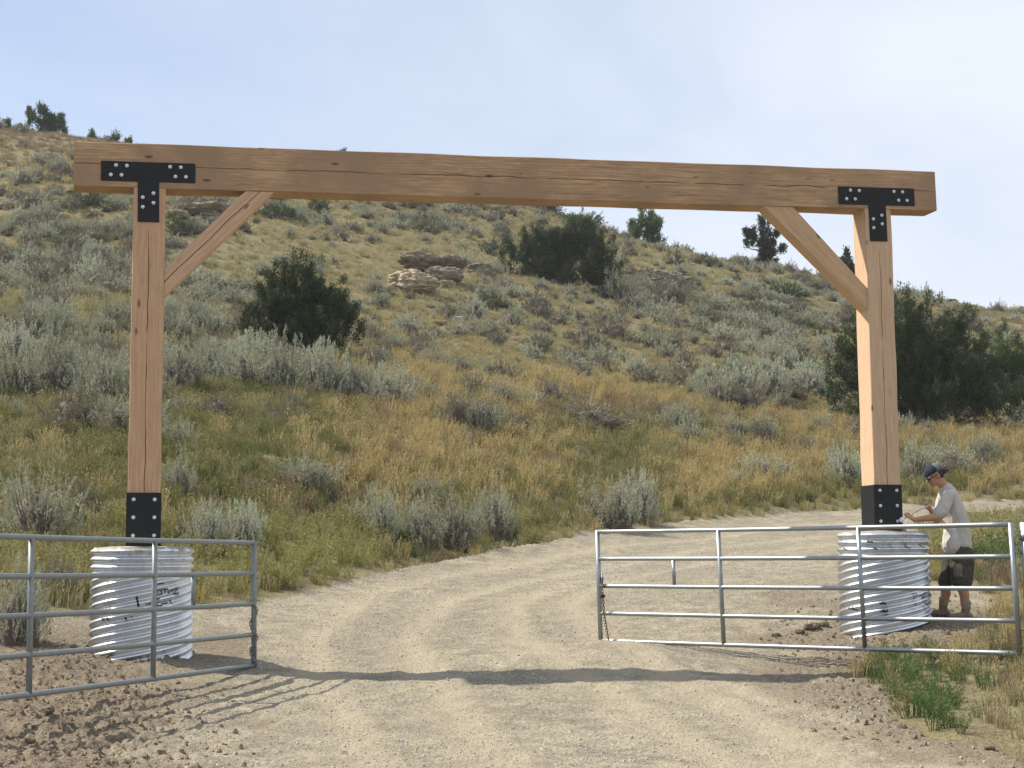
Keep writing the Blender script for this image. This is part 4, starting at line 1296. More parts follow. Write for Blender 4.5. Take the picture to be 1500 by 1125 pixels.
NEARG = 'large sagebrush on the lower slope'
for (px, py, w, h, k, lab) in [
    (350, 575, 90, 72, 'sage', 'large grey sagebrush right of the left post, below the round juniper, leftmost of that row'),
    (405, 580, 100, 84, 'sage', 'large grey sagebrush directly in front of the round juniper on the left slope'),
    (465, 585, 100, 82, 'pale', 'pale bushy sagebrush in front of the round juniper, right of its middle'),
    (515, 590, 66, 60, 'sage', 'grey sagebrush at the right foot of the round juniper'),
    (567, 600, 88, 62, 'pale', 'pale blue-grey domed sagebrush between the round juniper and the golden grass'),
    (668, 635, 62, 60, 'dull', 'darker left half of the sagebrush pair in the middle of the golden grass'),
    (702, 640, 76, 62, 'sage', 'right half of the sagebrush pair in the middle of the golden grass'),
    (990, 635, 62, 42, 'sage', 'small rounded sagebrush at the right end of the golden grass band'),
    (445, 722, 122, 52, 'sage', 'low wide sagebrush in the olive grass halfway down the bank'),
    (315, 618, 60, 44, 'dull', 'dull sagebrush near the left post at half its height'),
    (262, 665, 56, 50, 'sage', 'grey sagebrush close to the right side of the left post'),
    (258, 735, 60, 66, 'sage', 'grey sagebrush beside the lower part of the left post'),
    (300, 808, 72, 66, 'pale', 'pale upright sagebrush above the left gate, nearer the left post'),
    (352, 810, 84, 70, 'pale', 'pale upright sagebrush above the free end of the left gate'),
    (558, 800, 74, 78, 'pale', 'pale green-grey sagebrush at the road edge, left end of the roadside row'),
    (612, 806, 82, 72, 'sage', 'sagebrush in the roadside row, second from its left end'),
    (665, 806, 80, 78, 'sage', 'sagebrush in the middle of the roadside row, twiggy at its foot'),
    (722, 792, 68, 82, 'sage', 'tall thin sagebrush at the right end of the roadside row'),
    (900, 775, 92, 66, 'sage', 'dark-footed sagebrush just behind the free end of the right gate'),
    (935, 765, 66, 70, 'pale', 'pale upright sagebrush behind the free end of the right gate'),
    (45, 800, 130, 100, 'sage', 'wide sagebrush above the left gate at the left picture edge'),
    (120, 760, 70, 56, 'dull', 'dull sagebrush above the left gate, right of the wide one'),
    (20, 945, 90, 108, 'sage', 'big straggly sagebrush behind the left gate at the left picture edge'),
    (78, 880, 80, 60, 'dull', 'dull sagebrush behind the left gate, left of the pipe pier'),
    (20, 590, 90, 84, 'sage', 'dark grey sagebrush at the left picture edge at half height'),
    (78, 580, 110, 92, 'sage', 'big dark sagebrush in the left bank, second from the picture edge'),
    (145, 598, 110, 86, 'sage', 'big dark-based sagebrush left of the left post'),
    (196, 592, 90, 78, 'sage', 'big sagebrush half hidden by the left post'),
    (262, 572, 84, 72, 'sage', 'grey sagebrush just right of the left post below the brace'),
    (304, 560, 70, 60, 'sage', 'grey sagebrush between the left post and the round juniper'),
    (40, 510, 100, 70, 'sage', 'tall grey sagebrush at the left edge above the dark row'),
    (395, 530, 66, 40, 'dull', 'dull sagebrush in the lower left skirt of the round juniper'),
    (1050, 592, 66, 40, 'sage', 'grey sagebrush at the left end of the row above the far golden grass'),
    (1092, 600, 70, 42, 'dull', 'dark-footed sagebrush in the row above the far golden grass'),
    (1130, 585, 80, 50, 'pale', 'pale sagebrush in the middle of the row above the far golden grass'),
    (1180, 580, 74, 48, 'pale', 'pale sagebrush at the right end of the row, next to the large juniper'),
    (1238, 712, 60, 60, 'pale', 'pale sagebrush left of the right post above the road'),
    (1112, 705, 86, 36, 'pale', 'low pale sagebrush in the olive grass above the right gate'),
    (1345, 705, 66, 56, 'sage', 'sagebrush behind the man, nearest the right post'),
    (1395, 700, 80, 50, 'sage', 'sagebrush behind and above the man'),
    (1440, 690, 46, 30, 'dull', 'small dull sagebrush right of the man at road height'),
    (905, 440, 70, 40, 'sage', 'grey sagebrush at the right foot of the spreading juniper'),
    (985, 445, 60, 36, 'dull', 'dull sagebrush below the grey boulder on the right slope'),
    (640, 330, 40, 20, 'sage', 'grey sagebrush high on the slope above the rock outcrop'),
    (715, 440, 44, 24, 'sage', 'small sagebrush below the spreading juniper near the outcrop'),
    (545, 430, 40, 24, 'sage', 'small grey sagebrush left of the rock outcrop'),
    (680, 395, 40, 26, 'pale', 'pale sagebrush between the outcrop and the spreading juniper'),
    (1365, 575, 40, 22, 'pale', 'pale sagebrush showing in front of the large juniper'),
    (1470, 600, 60, 50, 'sage', 'pale grey sagebrush in the gap right of the large juniper')]:
    far = False
    if k == 'pale' and (px, py) == (1470, 600): py = 655
    if (px, py) == (1470, 600): continue
    if (px, py) == (1365, 575): continue
    put_shrub(px, py, w, h, k, lab, NEARG)
put_shrub(870, 632, 130, 40, 'dull', 'wide brown-grey dry shrub in the middle of the golden grass', None, 'dry_shrub', 'shrub')
for (px, py, w, h, lab) in [(128, 303, 52, 20, 'low bright green shrub left of the left post below the beam'),
                            (408, 322, 60, 22, 'green shrub under the beam right of the left brace'),
                            (466, 312, 36, 22, 'small round green shrub under the beam, right of the wider green one'),
                            (468, 326, 34, 14, 'low green shrub just below the small round one'),
                            (262, 345, 40, 26, 'dark shrub between the left post and the left brace'),
                            (800, 312, 50, 18, 'dark green creeping shrub on the skyline just below the beam'),
                            (852, 336, 80, 22, 'dark green low shrub on the skyline above the spreading juniper'),
                            (1150, 440, 60, 24, 'green shrub among sagebrush near the right brace'),
                            (640, 296, 36, 12, 'small green shrub high under the beam')]:
    put_shrub(px, py, w, h, 'green', lab, None, 'green_shrub', 'shrub', far=False)

# the rest of the slope: shrubs sown by density
def sage_density(u, v):
    d = np.full(u.shape, .30)
    d += 1.5 * np.exp(-(((u - 110) / 190) ** 2 + ((v - 430) / 60) ** 2))
    d += .8 * np.exp(-(((u - 90) / 130) ** 2 + ((v - 350) / 40) ** 2))
    d += .9 * np.exp(-(((u - 1100) / 180) ** 2 + ((v - 470) / 70) ** 2))
    d += .7 * np.exp(-(((u - 1170) / 130) ** 2 + ((v - 560) / 30) ** 2))
    d += .5 * np.exp(-(((u - 620) / 150) ** 2 + ((v - 500) / 45) ** 2))
    d += .5 * np.exp(-(((u - 330) / 90) ** 2 + ((v - 510) / 40) ** 2))
    d += .35 * np.exp(-(((u - 560) / 200) ** 2 + ((v - 300) / 35) ** 2))
    d *= 1 - .92 * np.exp(-(((u - 850) / 330) ** 2 + ((v - 610) / 55) ** 2))
    d *= 1 - .75 * sstep(620, 680, v)
    d *= 1 - .8 * np.exp(-(((u - 400) / 90) ** 2 + ((v - 360) / 40) ** 2))
    d *= 1 - .6 * np.exp(-(((u - 120) / 100) ** 2 + ((v - 225) / 25) ** 2))
    return np.clip(d, 0, 2)
ns = 22000
qx, qy = sample_sector(ns, 24, 150, 22)
qz = H(qx, qy); qv = veg_mask(qx, qy, base_h(qx, qy)); qu, qw = proj(qx, qy, qz)
cl_ = .55 + 1.4 * sstep(-.15, .2, fbm(qx, qy, .28, 2, 401))
keep = (qv > .5) & (RS.uniform(size=ns) < sage_density(qu, qw) * .30 * cl_)
keep &= (near := np.interp(qu, YB_X, YB_Y) - qw) > 22
keep &= ~((qu > 170) & (qu < 760) & (qw < 262))
qx, qy, qz, qu, qw = [a[keep] for a in (qx, qy, qz, qu, qw)]
size = .24 + .62 * RS.uniform(0, 1, len(qx)) ** 1.5 * np.where(qu < 330, 1.12, 1.0) * np.where(RS.uniform(size=len(qx)) < .12, 1.35, 1)
hgt = size * RS.uniform(1.0, 1.5, len(qx))
infr = (qu > -20) & (qu < 1520)
app = size / qy * np.where(infr, 1, 0)
order = np.argsort(-app)
kindc = RS.choice(4, len(qx), p=[.44, .16, .36, .04])
kindc = np.where((kindc == 3) & (qy < 75), 2, kindc)
KN = ['sage', 'pale', 'dull', 'green']
ZL = [(lambda u, v: u < 190 and v > 330, 'grey sagebrush among the dense ones covering the slope left of the left post'),
      (lambda u, v: u < 190, 'grey sagebrush high on the left slope near the beam end'),
      (lambda u, v: v < 345, 'small sagebrush on the upper slope close under the beam'),
      (lambda u, v: u < 560 and v < 540, 'sagebrush on the slope around the round juniper and left brace'),
      (lambda u, v: u < 860 and v < 560, 'sagebrush on the middle slope around the rock outcrop'),
      (lambda u, v: v < 600, 'sagebrush on the right slope between the spreading juniper and the right post'),
      (lambda u, v: True, 'sagebrush in the tall grass of the lower bank')]
n_ind = 235
far_pts = []
for rank, i in enumerate(order):
    if rank < n_ind and infr[i]:
        lab = next(l for fn, l in ZL if fn(qu[i], qw[i]))
        kd = KN[kindc[i]]
        me = rnd.choice((SG if qy[i] < 60 else FAR)[kd])
        o = bpy.data.objects.new('sagebrush', me); C.objects.link(o)
        o.location = (qx[i], qy[i], qz[i] - .05)
        o.scale = (size[i] * .95, size[i] * .8, hgt[i] * .85)
        o.rotation_euler = (0, 0, rnd.uniform(0, 6.28))
        tag(o, lab, 'sagebrush', lab.replace('sagebrush', 'sagebrush plants', 1))
    else:
        far_pts.append(i)
far_coll = bpy.data.collections.new('shrub_source')
fl = []
for kd in KN:
    for me in FAR[kd]:
        o = bpy.data.objects.new('f%02d' % len(fl), me); far_coll.objects.link(o); fl.append(kd)
fi = np.array(far_pts)
pick = np.array([rnd.choice([j for j, kd in enumerate(fl) if kd == KN[kindc[i]]]) for i in fi])
scatter('distant_sagebrush', far_coll, np.column_stack([qx[fi], qy[fi], qz[fi] - .04]), np.column_stack([np.zeros(len(fi)), np.zeros(len(fi)), RS.uniform(0, 6.28, len(fi))]),
        np.column_stack([size[fi] * .95, size[fi] * .8, hgt[fi] * .8]), pick, 'mass of small distant sagebrush dotting the hillside', 'sagebrush')

# ------------------------------------------------------------------ trees
M_jun = mat_leaf('juniper_foliage', (0.092, 0.120, 0.052), (0.036, 0.052, 0.022), 0.12, 0.8)
M_jun2 = mat_leaf('green_juniper_foliage', (0.085, 0.130, 0.050), (0.045, 0.075, 0.028), 0.18, 0.8)
M_jun_d = mat_leaf('dark_juniper_foliage', (0.066, 0.088, 0.038), (0.026, 0.038, 0.017), 0.08, 0.8)
M_pine = mat_leaf('pine_needles', (0.050, 0.072, 0.032), (0.03, 0.046, 0.02), 0.15, 0.8)
M_aspen = mat_leaf('light_green_leaves', (0.115, 0.175, 0.06), (0.07, 0.115, 0.04), 0.35, 0.6)
M_bark = mat_plain('grey_brown_bark', (0.14, 0.11, 0.085), 0.95, 0, 0.35, 14, 0.6, 0.1)

def crown_mesh(name, seed, lobes, n, leaf, mat, spiky=.5, depth=.35):
    """foliage sprays through a set of egg-shaped lobes (cx,cy,cz,rx,ry,rz); sprays point out and up"""
    rs = np.random.RandomState(seed)
    vol = np.array([l[3] * l[5] for l in lobes]); pr = vol / vol.sum()
    li = rs.choice(len(lobes), n, p=pr); Lb = np.array(lobes)[li]
    d = rs.normal(size=(n, 3)); d /= np.linalg.norm(d, axis=1)[:, None]
    # foliage is gathered in upright sprigs that stand proud of one another, with hollows between
    ns_ = max(12, n // 38)
    sl = rs.choice(len(lobes), ns_, p=pr); SLb = np.array(lobes)[sl]
    sd3 = rs.normal(size=(ns_, 3)); sd3[:, 2] += .25; sd3 /= np.linalg.norm(sd3, axis=1)[:, None]
    sc3 = SLb[:, :3] + sd3 * SLb[:, 3:] * (1 - depth * rs.uniform(0, 1, ns_) ** 1.2)[:, None]
    ax3 = sd3 * np.array([.8, .8, .3]) + np.array([0, 0, .9]); ax3 /= np.linalg.norm(ax3, axis=1)[:, None]
    sr = np.minimum(SLb[:, 3], SLb[:, 5]) * rs.uniform(.24, .58, ns_)
    w_ = sr ** 2; si = rs.choice(ns_, n, p=w_ / w_.sum())
    g3 = rs.normal(size=(n, 3)) * .33
    t3 = rs.uniform(-1, 1.5, n)
    c = sc3[si] + ax3[si] * (t3 * sr[si])[:, None] + g3 * (sr[si] * np.clip(1.15 - .62 * np.maximum(t3, 0), .12, 1.2))[:, None]
    c[:, 2] += np.maximum(0, sd3[si, 2]) ** 4 * sr[si] * spiky * np.maximum(t3, 0)
    d = ax3[si] + g3 * .8; d /= np.linalg.norm(d, axis=1)[:, None]
    k = 9
    up = d * .75 + np.array([0, 0, 1]) * .75; up /= np.linalg.norm(up, axis=1)[:, None]
    cc_ = c[:, None, :] + up[:, None, :] * (rs.uniform(-.5, 1.0, (n, k)) * leaf * 1.3)[:, :, None] + rs.normal(0, leaf * .42, (n, k, 3))
    dd_ = up[:, None, :] + rs.normal(0, .5, (n, k, 3)); dd_ /= np.linalg.norm(dd_, axis=2)[:, :, None]
    m = n * k
    V, Fc = leafs(cc_.reshape(-1, 3), dd_.reshape(-1, 3), leaf * rs.uniform(.7, 1.4, m), leaf * rs.uniform(.22, .42, m), rs)
    return np_mesh(name, [(V, Fc)], [mat])

def limb_vf(p0, p1, r0, r1, seed, n=6, wob=.06):
    rr = random.Random(seed); p0, p1 = Vector(p0), Vector(p1); L_ = (p1 - p0).length
    pts = [p0.lerp(p1, i / n) + (Vector((rr.uniform(-1, 1), rr.uniform(-1, 1), rr.uniform(-.4, .4))) * wob * L_ if 0 < i < n else Vector()) for i in range(n + 1)]
    return tube_vf(pts, [r0 + (r1 - r0) * i / n for i in range(n + 1)], 8)

def tree(name, label, cat, px, py, lobes, n, leaf, mat, trunk_r, limbs=None, group=None, seed=1, spiky=.5, depth=.35, pos=None, sink=.1):
    p = pos if pos is not None else ground_at(px, py)
    t = thing(name, label, cat, (p.x, p.y, p.z - sink), group)
    link('crown', crown_mesh('crown', seed, lobes, n, leaf, mat, spiky, depth), None, t, Matrix.Translation((p.x, p.y, p.z - sink)))
    parts = []
    if limbs is None:
        top = max(l[2] for l in lobes)
        ax = np.mean([[l[0], l[1]] for l in lobes], 0)
        parts.append(limb_vf((ax[0] * .3, ax[1] * .3, -.3), (ax[0], ax[1], top), trunk_r, trunk_r * .15, seed))
        for i, l in enumerate(lobes[:9]):
            parts.append(limb_vf((ax[0] * .4, ax[1] * .4, .1 + .1 * i * .3), (l[0], l[1], l[2] + l[5] * .3), trunk_r * .5, trunk_r * .1, seed + i, 5, .08))
    else:
        for i, (a, b_, r0, r1) in enumerate(limbs): parts.append(limb_vf(a, b_, r0, r1, seed + i))
    v, f = join_vf(parts)
    link('trunk', mesh('trunk', v, f, True), M_bark, t, Matrix.Translation((p.x, p.y, p.z - sink)))
    return t

def px_lobes(px, py, lst, ppm, ydepth=.75):
    """lobes written as offsets in photo pixels from the foot: (x, up, half width, half height)"""
    out_ = []
    rr = random.Random(int(px))
    for (x, u, w, h) in lst:
        out_.append((x / ppm, rr.uniform(-.35, .35) * w / ppm, u / ppm, w / ppm, w * ydepth / ppm, h / ppm))
    return out_

p = ground_at(450, 520); k = FPX / p.y
tree('juniper', 'rounded dark green juniper standing in sagebrush right of the left post', 'juniper', 450, 520,
     px_lobes(450, 520, [(-15, 112, 20, 34), (-2, 118, 12, 26), (-46, 86, 24, 36), (-72, 52, 22, 36), (-20, 70, 38, 46), (22, 82, 26, 34), (44, 92, 13, 28), (54, 62, 22, 32), (66, 42, 20, 26), (30, 40, 36, 34), (-40, 36, 36, 32), (0, 24, 46, 24), (58, 22, 24, 20), (-66, 26, 22, 22)], k),
     6800, .095, M_jun, .16, seed=11, pos=p)
p = ground_at(820, 418); k = FPX / p.y
tree('juniper', 'spreading almost black juniper high on the slope right of the rock outcrop', 'juniper', 820, 418,
     px_lobes(820, 418, [(-78, 46, 16, 18), (-58, 58, 26, 18), (-30, 62, 28, 22), (-4, 58, 26, 26), (22, 68, 26, 24), (40, 66, 20, 26), (54, 44, 24, 24), (30, 34, 40, 24), (-20, 34, 40, 22), (-56, 34, 26, 14), (62, 16, 26, 20), (74, 4, 22, 16), (50, 2, 22, 14), (10, 18, 34, 16), (-30, 22, 30, 12)], k),
     8200, .115, M_jun_d, .2, seed=23, pos=p)
p = ground_at(1345, 618); k = FPX / p.y
tree('juniper', 'largest juniper, a broad dark green mass behind the right post', 'juniper', 1345, 618,
     px_lobes(1345, 618, [(-30, 150, 26, 40), (-8, 152, 24, 38), (20, 148, 18, 40), (34, 152, 12, 42), (-58, 120, 30, 46), (-92, 84, 24, 40), (-118, 54, 24, 38), (-126, 76, 10, 30), (-100, 30, 36, 34), (-50, 80, 50, 60), (0, 100, 50, 60), (50, 92, 44, 54), (74, 76, 34, 44), (88, 44, 34, 38), (112, 30, 32, 28), (134, 26, 22, 22), (40, 44, 56, 44), (-20, 40, 56, 44), (60, 20, 50, 22), (-60, 24, 40, 24)], k),
     14500, .105, M_jun, .26, seed=37, pos=p)
p = ground_at(1478, 600); k = FPX / p.y
tree('juniper', 'greener juniper at the right picture edge, partly behind the largest one', 'juniper', 1478, 600,
     px_lobes(1478, 600, [(-14, 78, 26, 30), (12, 76, 28, 32), (40, 70, 30, 34), (-30, 60, 22, 26), (8, 54, 34, 26), (44, 40, 34, 36), (66, 50, 30, 40)], k),
     3400, .115, M_jun2, .16, seed=41, pos=p)
p = ground_at(1482, 612); k = FPX / p.y
tree('juniper', 'low dark juniper at the foot of the right picture edge beside the largest one', 'juniper', 1482, 612,
     px_lobes(1482, 612, [(-22, 20, 24, 20), (6, 24, 26, 26), (32, 26, 28, 30), (56, 22, 24, 26)], k),
     1400, .125, M_jun, .12, seed=43, pos=p)
# skyline trees
def skyline(px, dy=2):
    d = ray(px, 0)
    Ys = np.linspace(95, 150, 220)
    d0 = ray(px, 300); xs = d0[0] / d0[1] * Ys
    hz = H(xs, Ys); u, v = proj(xs, Ys, hz)
    i = int(np.argmin(v))
    return Vector((xs[i], Ys[i] + 1.0, float(H(xs[i], Ys[i] + 1.0)[0]))), float(v[i])
p, vy = skyline(950); k = FPX / p.y
tree('broadleaf_tree', 'light green pyramidal tree on the skyline just under the middle right of the beam', 'tree', 950, 358,
     px_lobes(950, 358, [(0, 42, 15, 14), (-3, 30, 20, 14), (8, 18, 20, 12), (-12, 16, 15, 12), (16, 10, 14, 8), (-2, 50, 9, 10)], k), 900, .26, M_aspen, .2, seed=51, pos=p, depth=.6, sink=.3)
p, vy = skyline(1126); k = FPX / p.y
lb = px_lobes(1126, 395, [(2, 74, 12, 10), (-8, 66, 9, 7), (-24, 56, 8, 7), (8, 58, 13, 8), (-14, 44, 19, 7), (10, 42, 14, 8), (-28, 38, 8, 6), (0, 28, 15, 8), (16, 30, 9, 7), (28, 36, 5, 3), (2, 14, 14, 8)], k)
tree('pine', 'open-branched dark pine on the skyline left of the right brace', 'pine', 1126, 395, lb, 1150, .22, M_pine, .24,
     limbs=[((0, 0, -.5), (0, 0, 78 / k), .28, .06)] + [((0, 0, (l[2] - .5)), (l[0], l[1], l[2]), .09, .03) for l in lb], seed=53, pos=p, depth=.8, spiky=.3, sink=.3)
tree('low_juniper', 'low dark juniper scrub on the skyline at the foot of the pine', 'juniper', 1100, 398,
     px_lobes(1100, 398, [(-14, 5, 16, 8), (6, 8, 18, 9), (-30, 3, 10, 5), (32, 2, 22, 6)], k), 500, .2, M_jun, .1, seed=57, pos=skyline(1106)[0], depth=.6, sink=.3)
p, vy = skyline(1246); k = FPX / p.y
tree('pine', 'dark pine on the skyline half hidden behind the right post', 'pine', 1246, 410,
     px_lobes(1246, 410, [(0, 38, 9, 9), (-5, 26, 12, 9), (5, 14, 13, 9), (-2, 6, 14, 8)], k), 500, .24, M_pine, .18, seed=59, pos=p, depth=.7, sink=.3)
p, vy = skyline(54); k = FPX / p.y
tree('juniper', 'bushy juniper on the skyline above the left end of the beam', 'juniper', 54, 190,
     px_lobes(54, 190, [(-14, 26, 14, 10), (0, 31, 15, 10), (16, 26, 13, 12), (-24, 12, 14, 10), (4, 12, 26, 12), (26, 12, 12, 10), (38, 4, 12, 5)], k), 1300, .2, M_jun2, .2, seed=61, pos=p, depth=.7, sink=.3)
p, vy = skyline(3); k = FPX / p.y
tree('juniper', 'small juniper on the skyline at the left picture edge', 'juniper', 3, 185,
     px_lobes(3, 185, [(0, 14, 6, 7), (-4, 6, 9, 6), (6, 4, 8, 5)], k), 240, .18, M_jun2, .1, seed=63, pos=p, depth=.7, sink=.3)
for (px, hh, lab) in [(128, 18, 'tiny conifer sapling on the skyline near the beam end, leftmost of three'), (162, 26, 'tallest conifer sapling on the skyline above the left tee plate'),
                      (182, 14, 'tiny conifer sapling on the skyline right of the tallest one'), (500, 16, 'small dark treetop rising above the beam right of the left brace')]:
    p, vy = skyline(px); k = FPX / p.y
    tree('conifer_sapling', lab, 'sapling', px, 0, px_lobes(px, 0, [(0, hh * .25, hh * .22, hh * .25), (0, hh * .55, hh * .15, hh * .25), (0, hh * .85, hh * .07, hh * .22)], k),
         90 if px != 500 else 220, .2, M_pine if px == 500 else M_aspen, .05, seed=px, pos=p, depth=.9, sink=.1)

# ------------------------------------------------------------------ rocks
from mathutils import noise as mn
M_rock = mat_rock('weathered_sandstone', (0.30, 0.245, 0.175), (0.46, 0.385, 0.27), (0.60, 0.52, 0.38))
M_rock_d = mat_rock('lichened_sandstone', (0.20, 0.175, 0.14), (0.31, 0.27, 0.21), (0.43, 0.375, 0.28))
M_rock_p = mat_rock('pale_pink_stone', (0.55, 0.46, 0.40), (0.68, 0.60, 0.54), (0.74, 0.70, 0.66))
def boulder(label, px, py, w, h, mat, seed, ledge=.5, yd=.7, rz=0, lift=0, pos=None, over=0, name='boulder'):
    p = pos if pos is not None else ground_at(px, py)
    k = FPX / p.y
    bm = bmesh.new(); bmesh.ops.create_icosphere(bm, subdivisions=5, radius=1)
    off = Vector((seed * 7.7, seed * 3.1, seed * 1.3))
    for v in bm.verts:
        c = v.co.copy()
        d = 1 + .30 * mn.noise(c * 1.1 + off) + .17 * mn.noise(c * 2.7 + off) + .08 * mn.noise(c * 6 + off) + .04 * mn.noise(c * 13 + off)
        q = c.z * 3.6 + .6 * mn.noise(c * 1.2 + off)
        st = (q - math.floor(q))
        d += ledge * .27 * (st - .5)
        vd = mn.voronoi(c * 1.9 + off)[0]
        d += .16 * min(.5, vd[1] - vd[0]) - .05
        vd = mn.voronoi(c * 4.6 + off)[0]
        d += .09 * min(.5, vd[1] - vd[0])
        flat = 1 - .25 * max(0, abs(c.z)) ** 2
        v.co = Vector((c.x * d, c.y * d, c.z * d * flat))
        if over and v.co.z < 0: v.co.x *= 1 - over * (-v.co.z); v.co.y *= 1 - over * (-v.co.z)
    me = from_bm('boulder', bm, False)
    o = bpy.data.objects.new(name, me); C.objects.link(o); me.materials.append(mat)
    o.scale = (w / 2 / k * .93, w / 2 / k * yd, h / 2 / k)
    o.location = (p.x, p.y, p.z + (h * .32 + lift) / k)
    o.rotation_euler = (0, 0, rz)
    return tag(o, label, 'rock')
pr = ground_at(605, 428)
boulder('pale lumpy sandstone boulder, lowest of the outcrop between the junipers', 605, 428, 74, 46, M_rock, 1, .3, pos=pr)
boulder('pale pointed rock at the lower left of the outcrop', 566, 432, 30, 20, M_rock, 2, .3)
p2 = ground_at(618, 408)
boulder('left half of the overhanging ledge on top of the rock outcrop', 614, 400, 66, 36, M_rock_d, 3, 1.0, .8, .2, 14, pos=Vector((p2.x - .05, p2.y + .6, p2.z)), over=.45)
boulder('right half of the overhanging ledge on top of the rock outcrop', 662, 400, 54, 32, M_rock_d, 4, 1.0, .8, -.1, 14, pos=Vector((ground_at(662, 408).x, p2.y + .6, p2.z)), over=.45)
boulder('brown rock wedged below the right end of the outcrop ledge', 650, 414, 56, 34, M_rock_d, 5, .4, .6)
boulder('small pale rock at the foot of the outcrop on its right', 655, 420, 26, 14, M_rock, 6)
boulder('small pale stone in front of the lowest outcrop boulder', 628, 428, 18, 10, M_rock, 7)
boulder('dark shaded rock shelf running from the outcrop towards the spreading juniper', 702, 402, 50, 20, M_rock_d, 8, .8)
boulder('angular whitish pink stone alone on the slope below the outcrop', 672, 474, 20, 15, M_rock_p, 9)
boulder('flat stone left of the whitish pink one', 643, 476, 24, 8, M_rock, 10)
boulder('large grey boulder on the upper right slope below the light green tree', 976, 418, 50, 30, M_rock_d, 11)
boulder('flat grey rock adjoining the right of the large grey boulder', 1004, 418, 40, 18, M_rock_d, 12)
boulder('thin slab left of the large grey boulder', 935, 402, 34, 8, M_rock_d, 13)
boulder('thin slab on the right slope above the green shrub', 1108, 422, 28, 9, M_rock, 14)
boulder('small upright grey rock near the right brace', 1166, 442, 14, 15, M_rock_d, 15)
boulder('broad dark ledge of rock between the left post and the left brace', 300, 318, 66, 30, M_rock_d, 16, 1.0)
boulder('greyish rock at the left end of the broad dark ledge', 262, 320, 34, 18, M_rock, 17, .8)
boulder('tan rounded rock on the skyline at the right picture edge', 1490, 485, 34, 20, M_rock, 18, pos=skyline(1490)[0])
boulder('dark rock on the skyline above the largest juniper', 1394, 455, 22, 10, M_rock_d, 19, pos=skyline(1392)[0])
boulder('pale stone in the tall grass left of the left post', 113, 485, 10, 10, M_rock_p, 20)
boulder('thin slab at the left end of the beam on the upper slope', 108, 284, 30, 6, M_rock, 21)
for i, (px, py, w, h, lab) in enumerate([(1190, 922, 26, 14, 'largest broken clod left of the right pier'), (1172, 928, 16, 10, 'clod left of the largest one by the right pier'), (1208, 918, 14, 10, 'clod touching the left foot of the right pier'),
                                         (1137, 932, 14, 7, 'small pale stone in the road left of the right pier'), (108, 950, 10, 9, 'brown stone behind the left gate beside the pier'),
                                         (1382, 1042, 14, 9, 'pale stone at the edge of the green weeds bottom right'), (1450, 1098, 18, 8, 'pale stone in the bottom right corner'), (45, 1088, 16, 9, 'large brown clod in the bottom left dirt'), (70, 1046, 20, 11, 'largest brown clod of the bottom left dirt heap')]):
    boulder(lab, px, py, w, h, M_clod if 'clod' in lab or 'brown' in lab else M_rock, 30 + i, .2, name='stone' if 'stone' in lab else 'dirt_clod')

# ------------------------------------------------------------------ the man at the right post
def remeshed(name, bm, voxel, smooth_it=3, displace=None):
    """union of overlapping closed shapes -> one continuous skin"""
    me = bpy.data.meshes.new('tmp'); bm.to_mesh(me); bm.free()
    o = bpy.data.objects.new('tmp', me)
    ts = bpy.data.scenes.new('tmp'); ts.collection.objects.link(o)
    r = o.modifiers.new('r', 'REMESH'); r.mode = 'VOXEL'; r.voxel_size = voxel; r.adaptivity = 0
    s = o.modifiers.new('s', 'SMOOTH'); s.iterations = smooth_it; s.factor = 0.5
    with bpy.context.temp_override(scene=ts, view_layer=ts.view_layers[0]):
        dg = bpy.context.evaluated_depsgraph_get()
        ev = o.evaluated_get(dg)
        out_ = bpy.data.meshes.new_from_object(ev)
    bpy.data.objects.remove(o); bpy.data.meshes.remove(me); bpy.data.scenes.remove(ts)
    out_.name = name
    if displace:
        moved = [v.co + displace(v.co, v.normal) for v in out_.vertices]
        out_.vertices.foreach_set('co', [x for p_ in moved for x in p_])
    out_.polygons.foreach_set('use_smooth', [True] * len(out_.polygons))
    out_.materials.clear()
    return out_

def add_vf(bm, vf):
    V, Fc = vf
    vs = [bm.verts.new(tuple(p)) for p in V]
    for q in Fc:
        try: bm.faces.new([vs[i] for i in q])
        except ValueError: pass

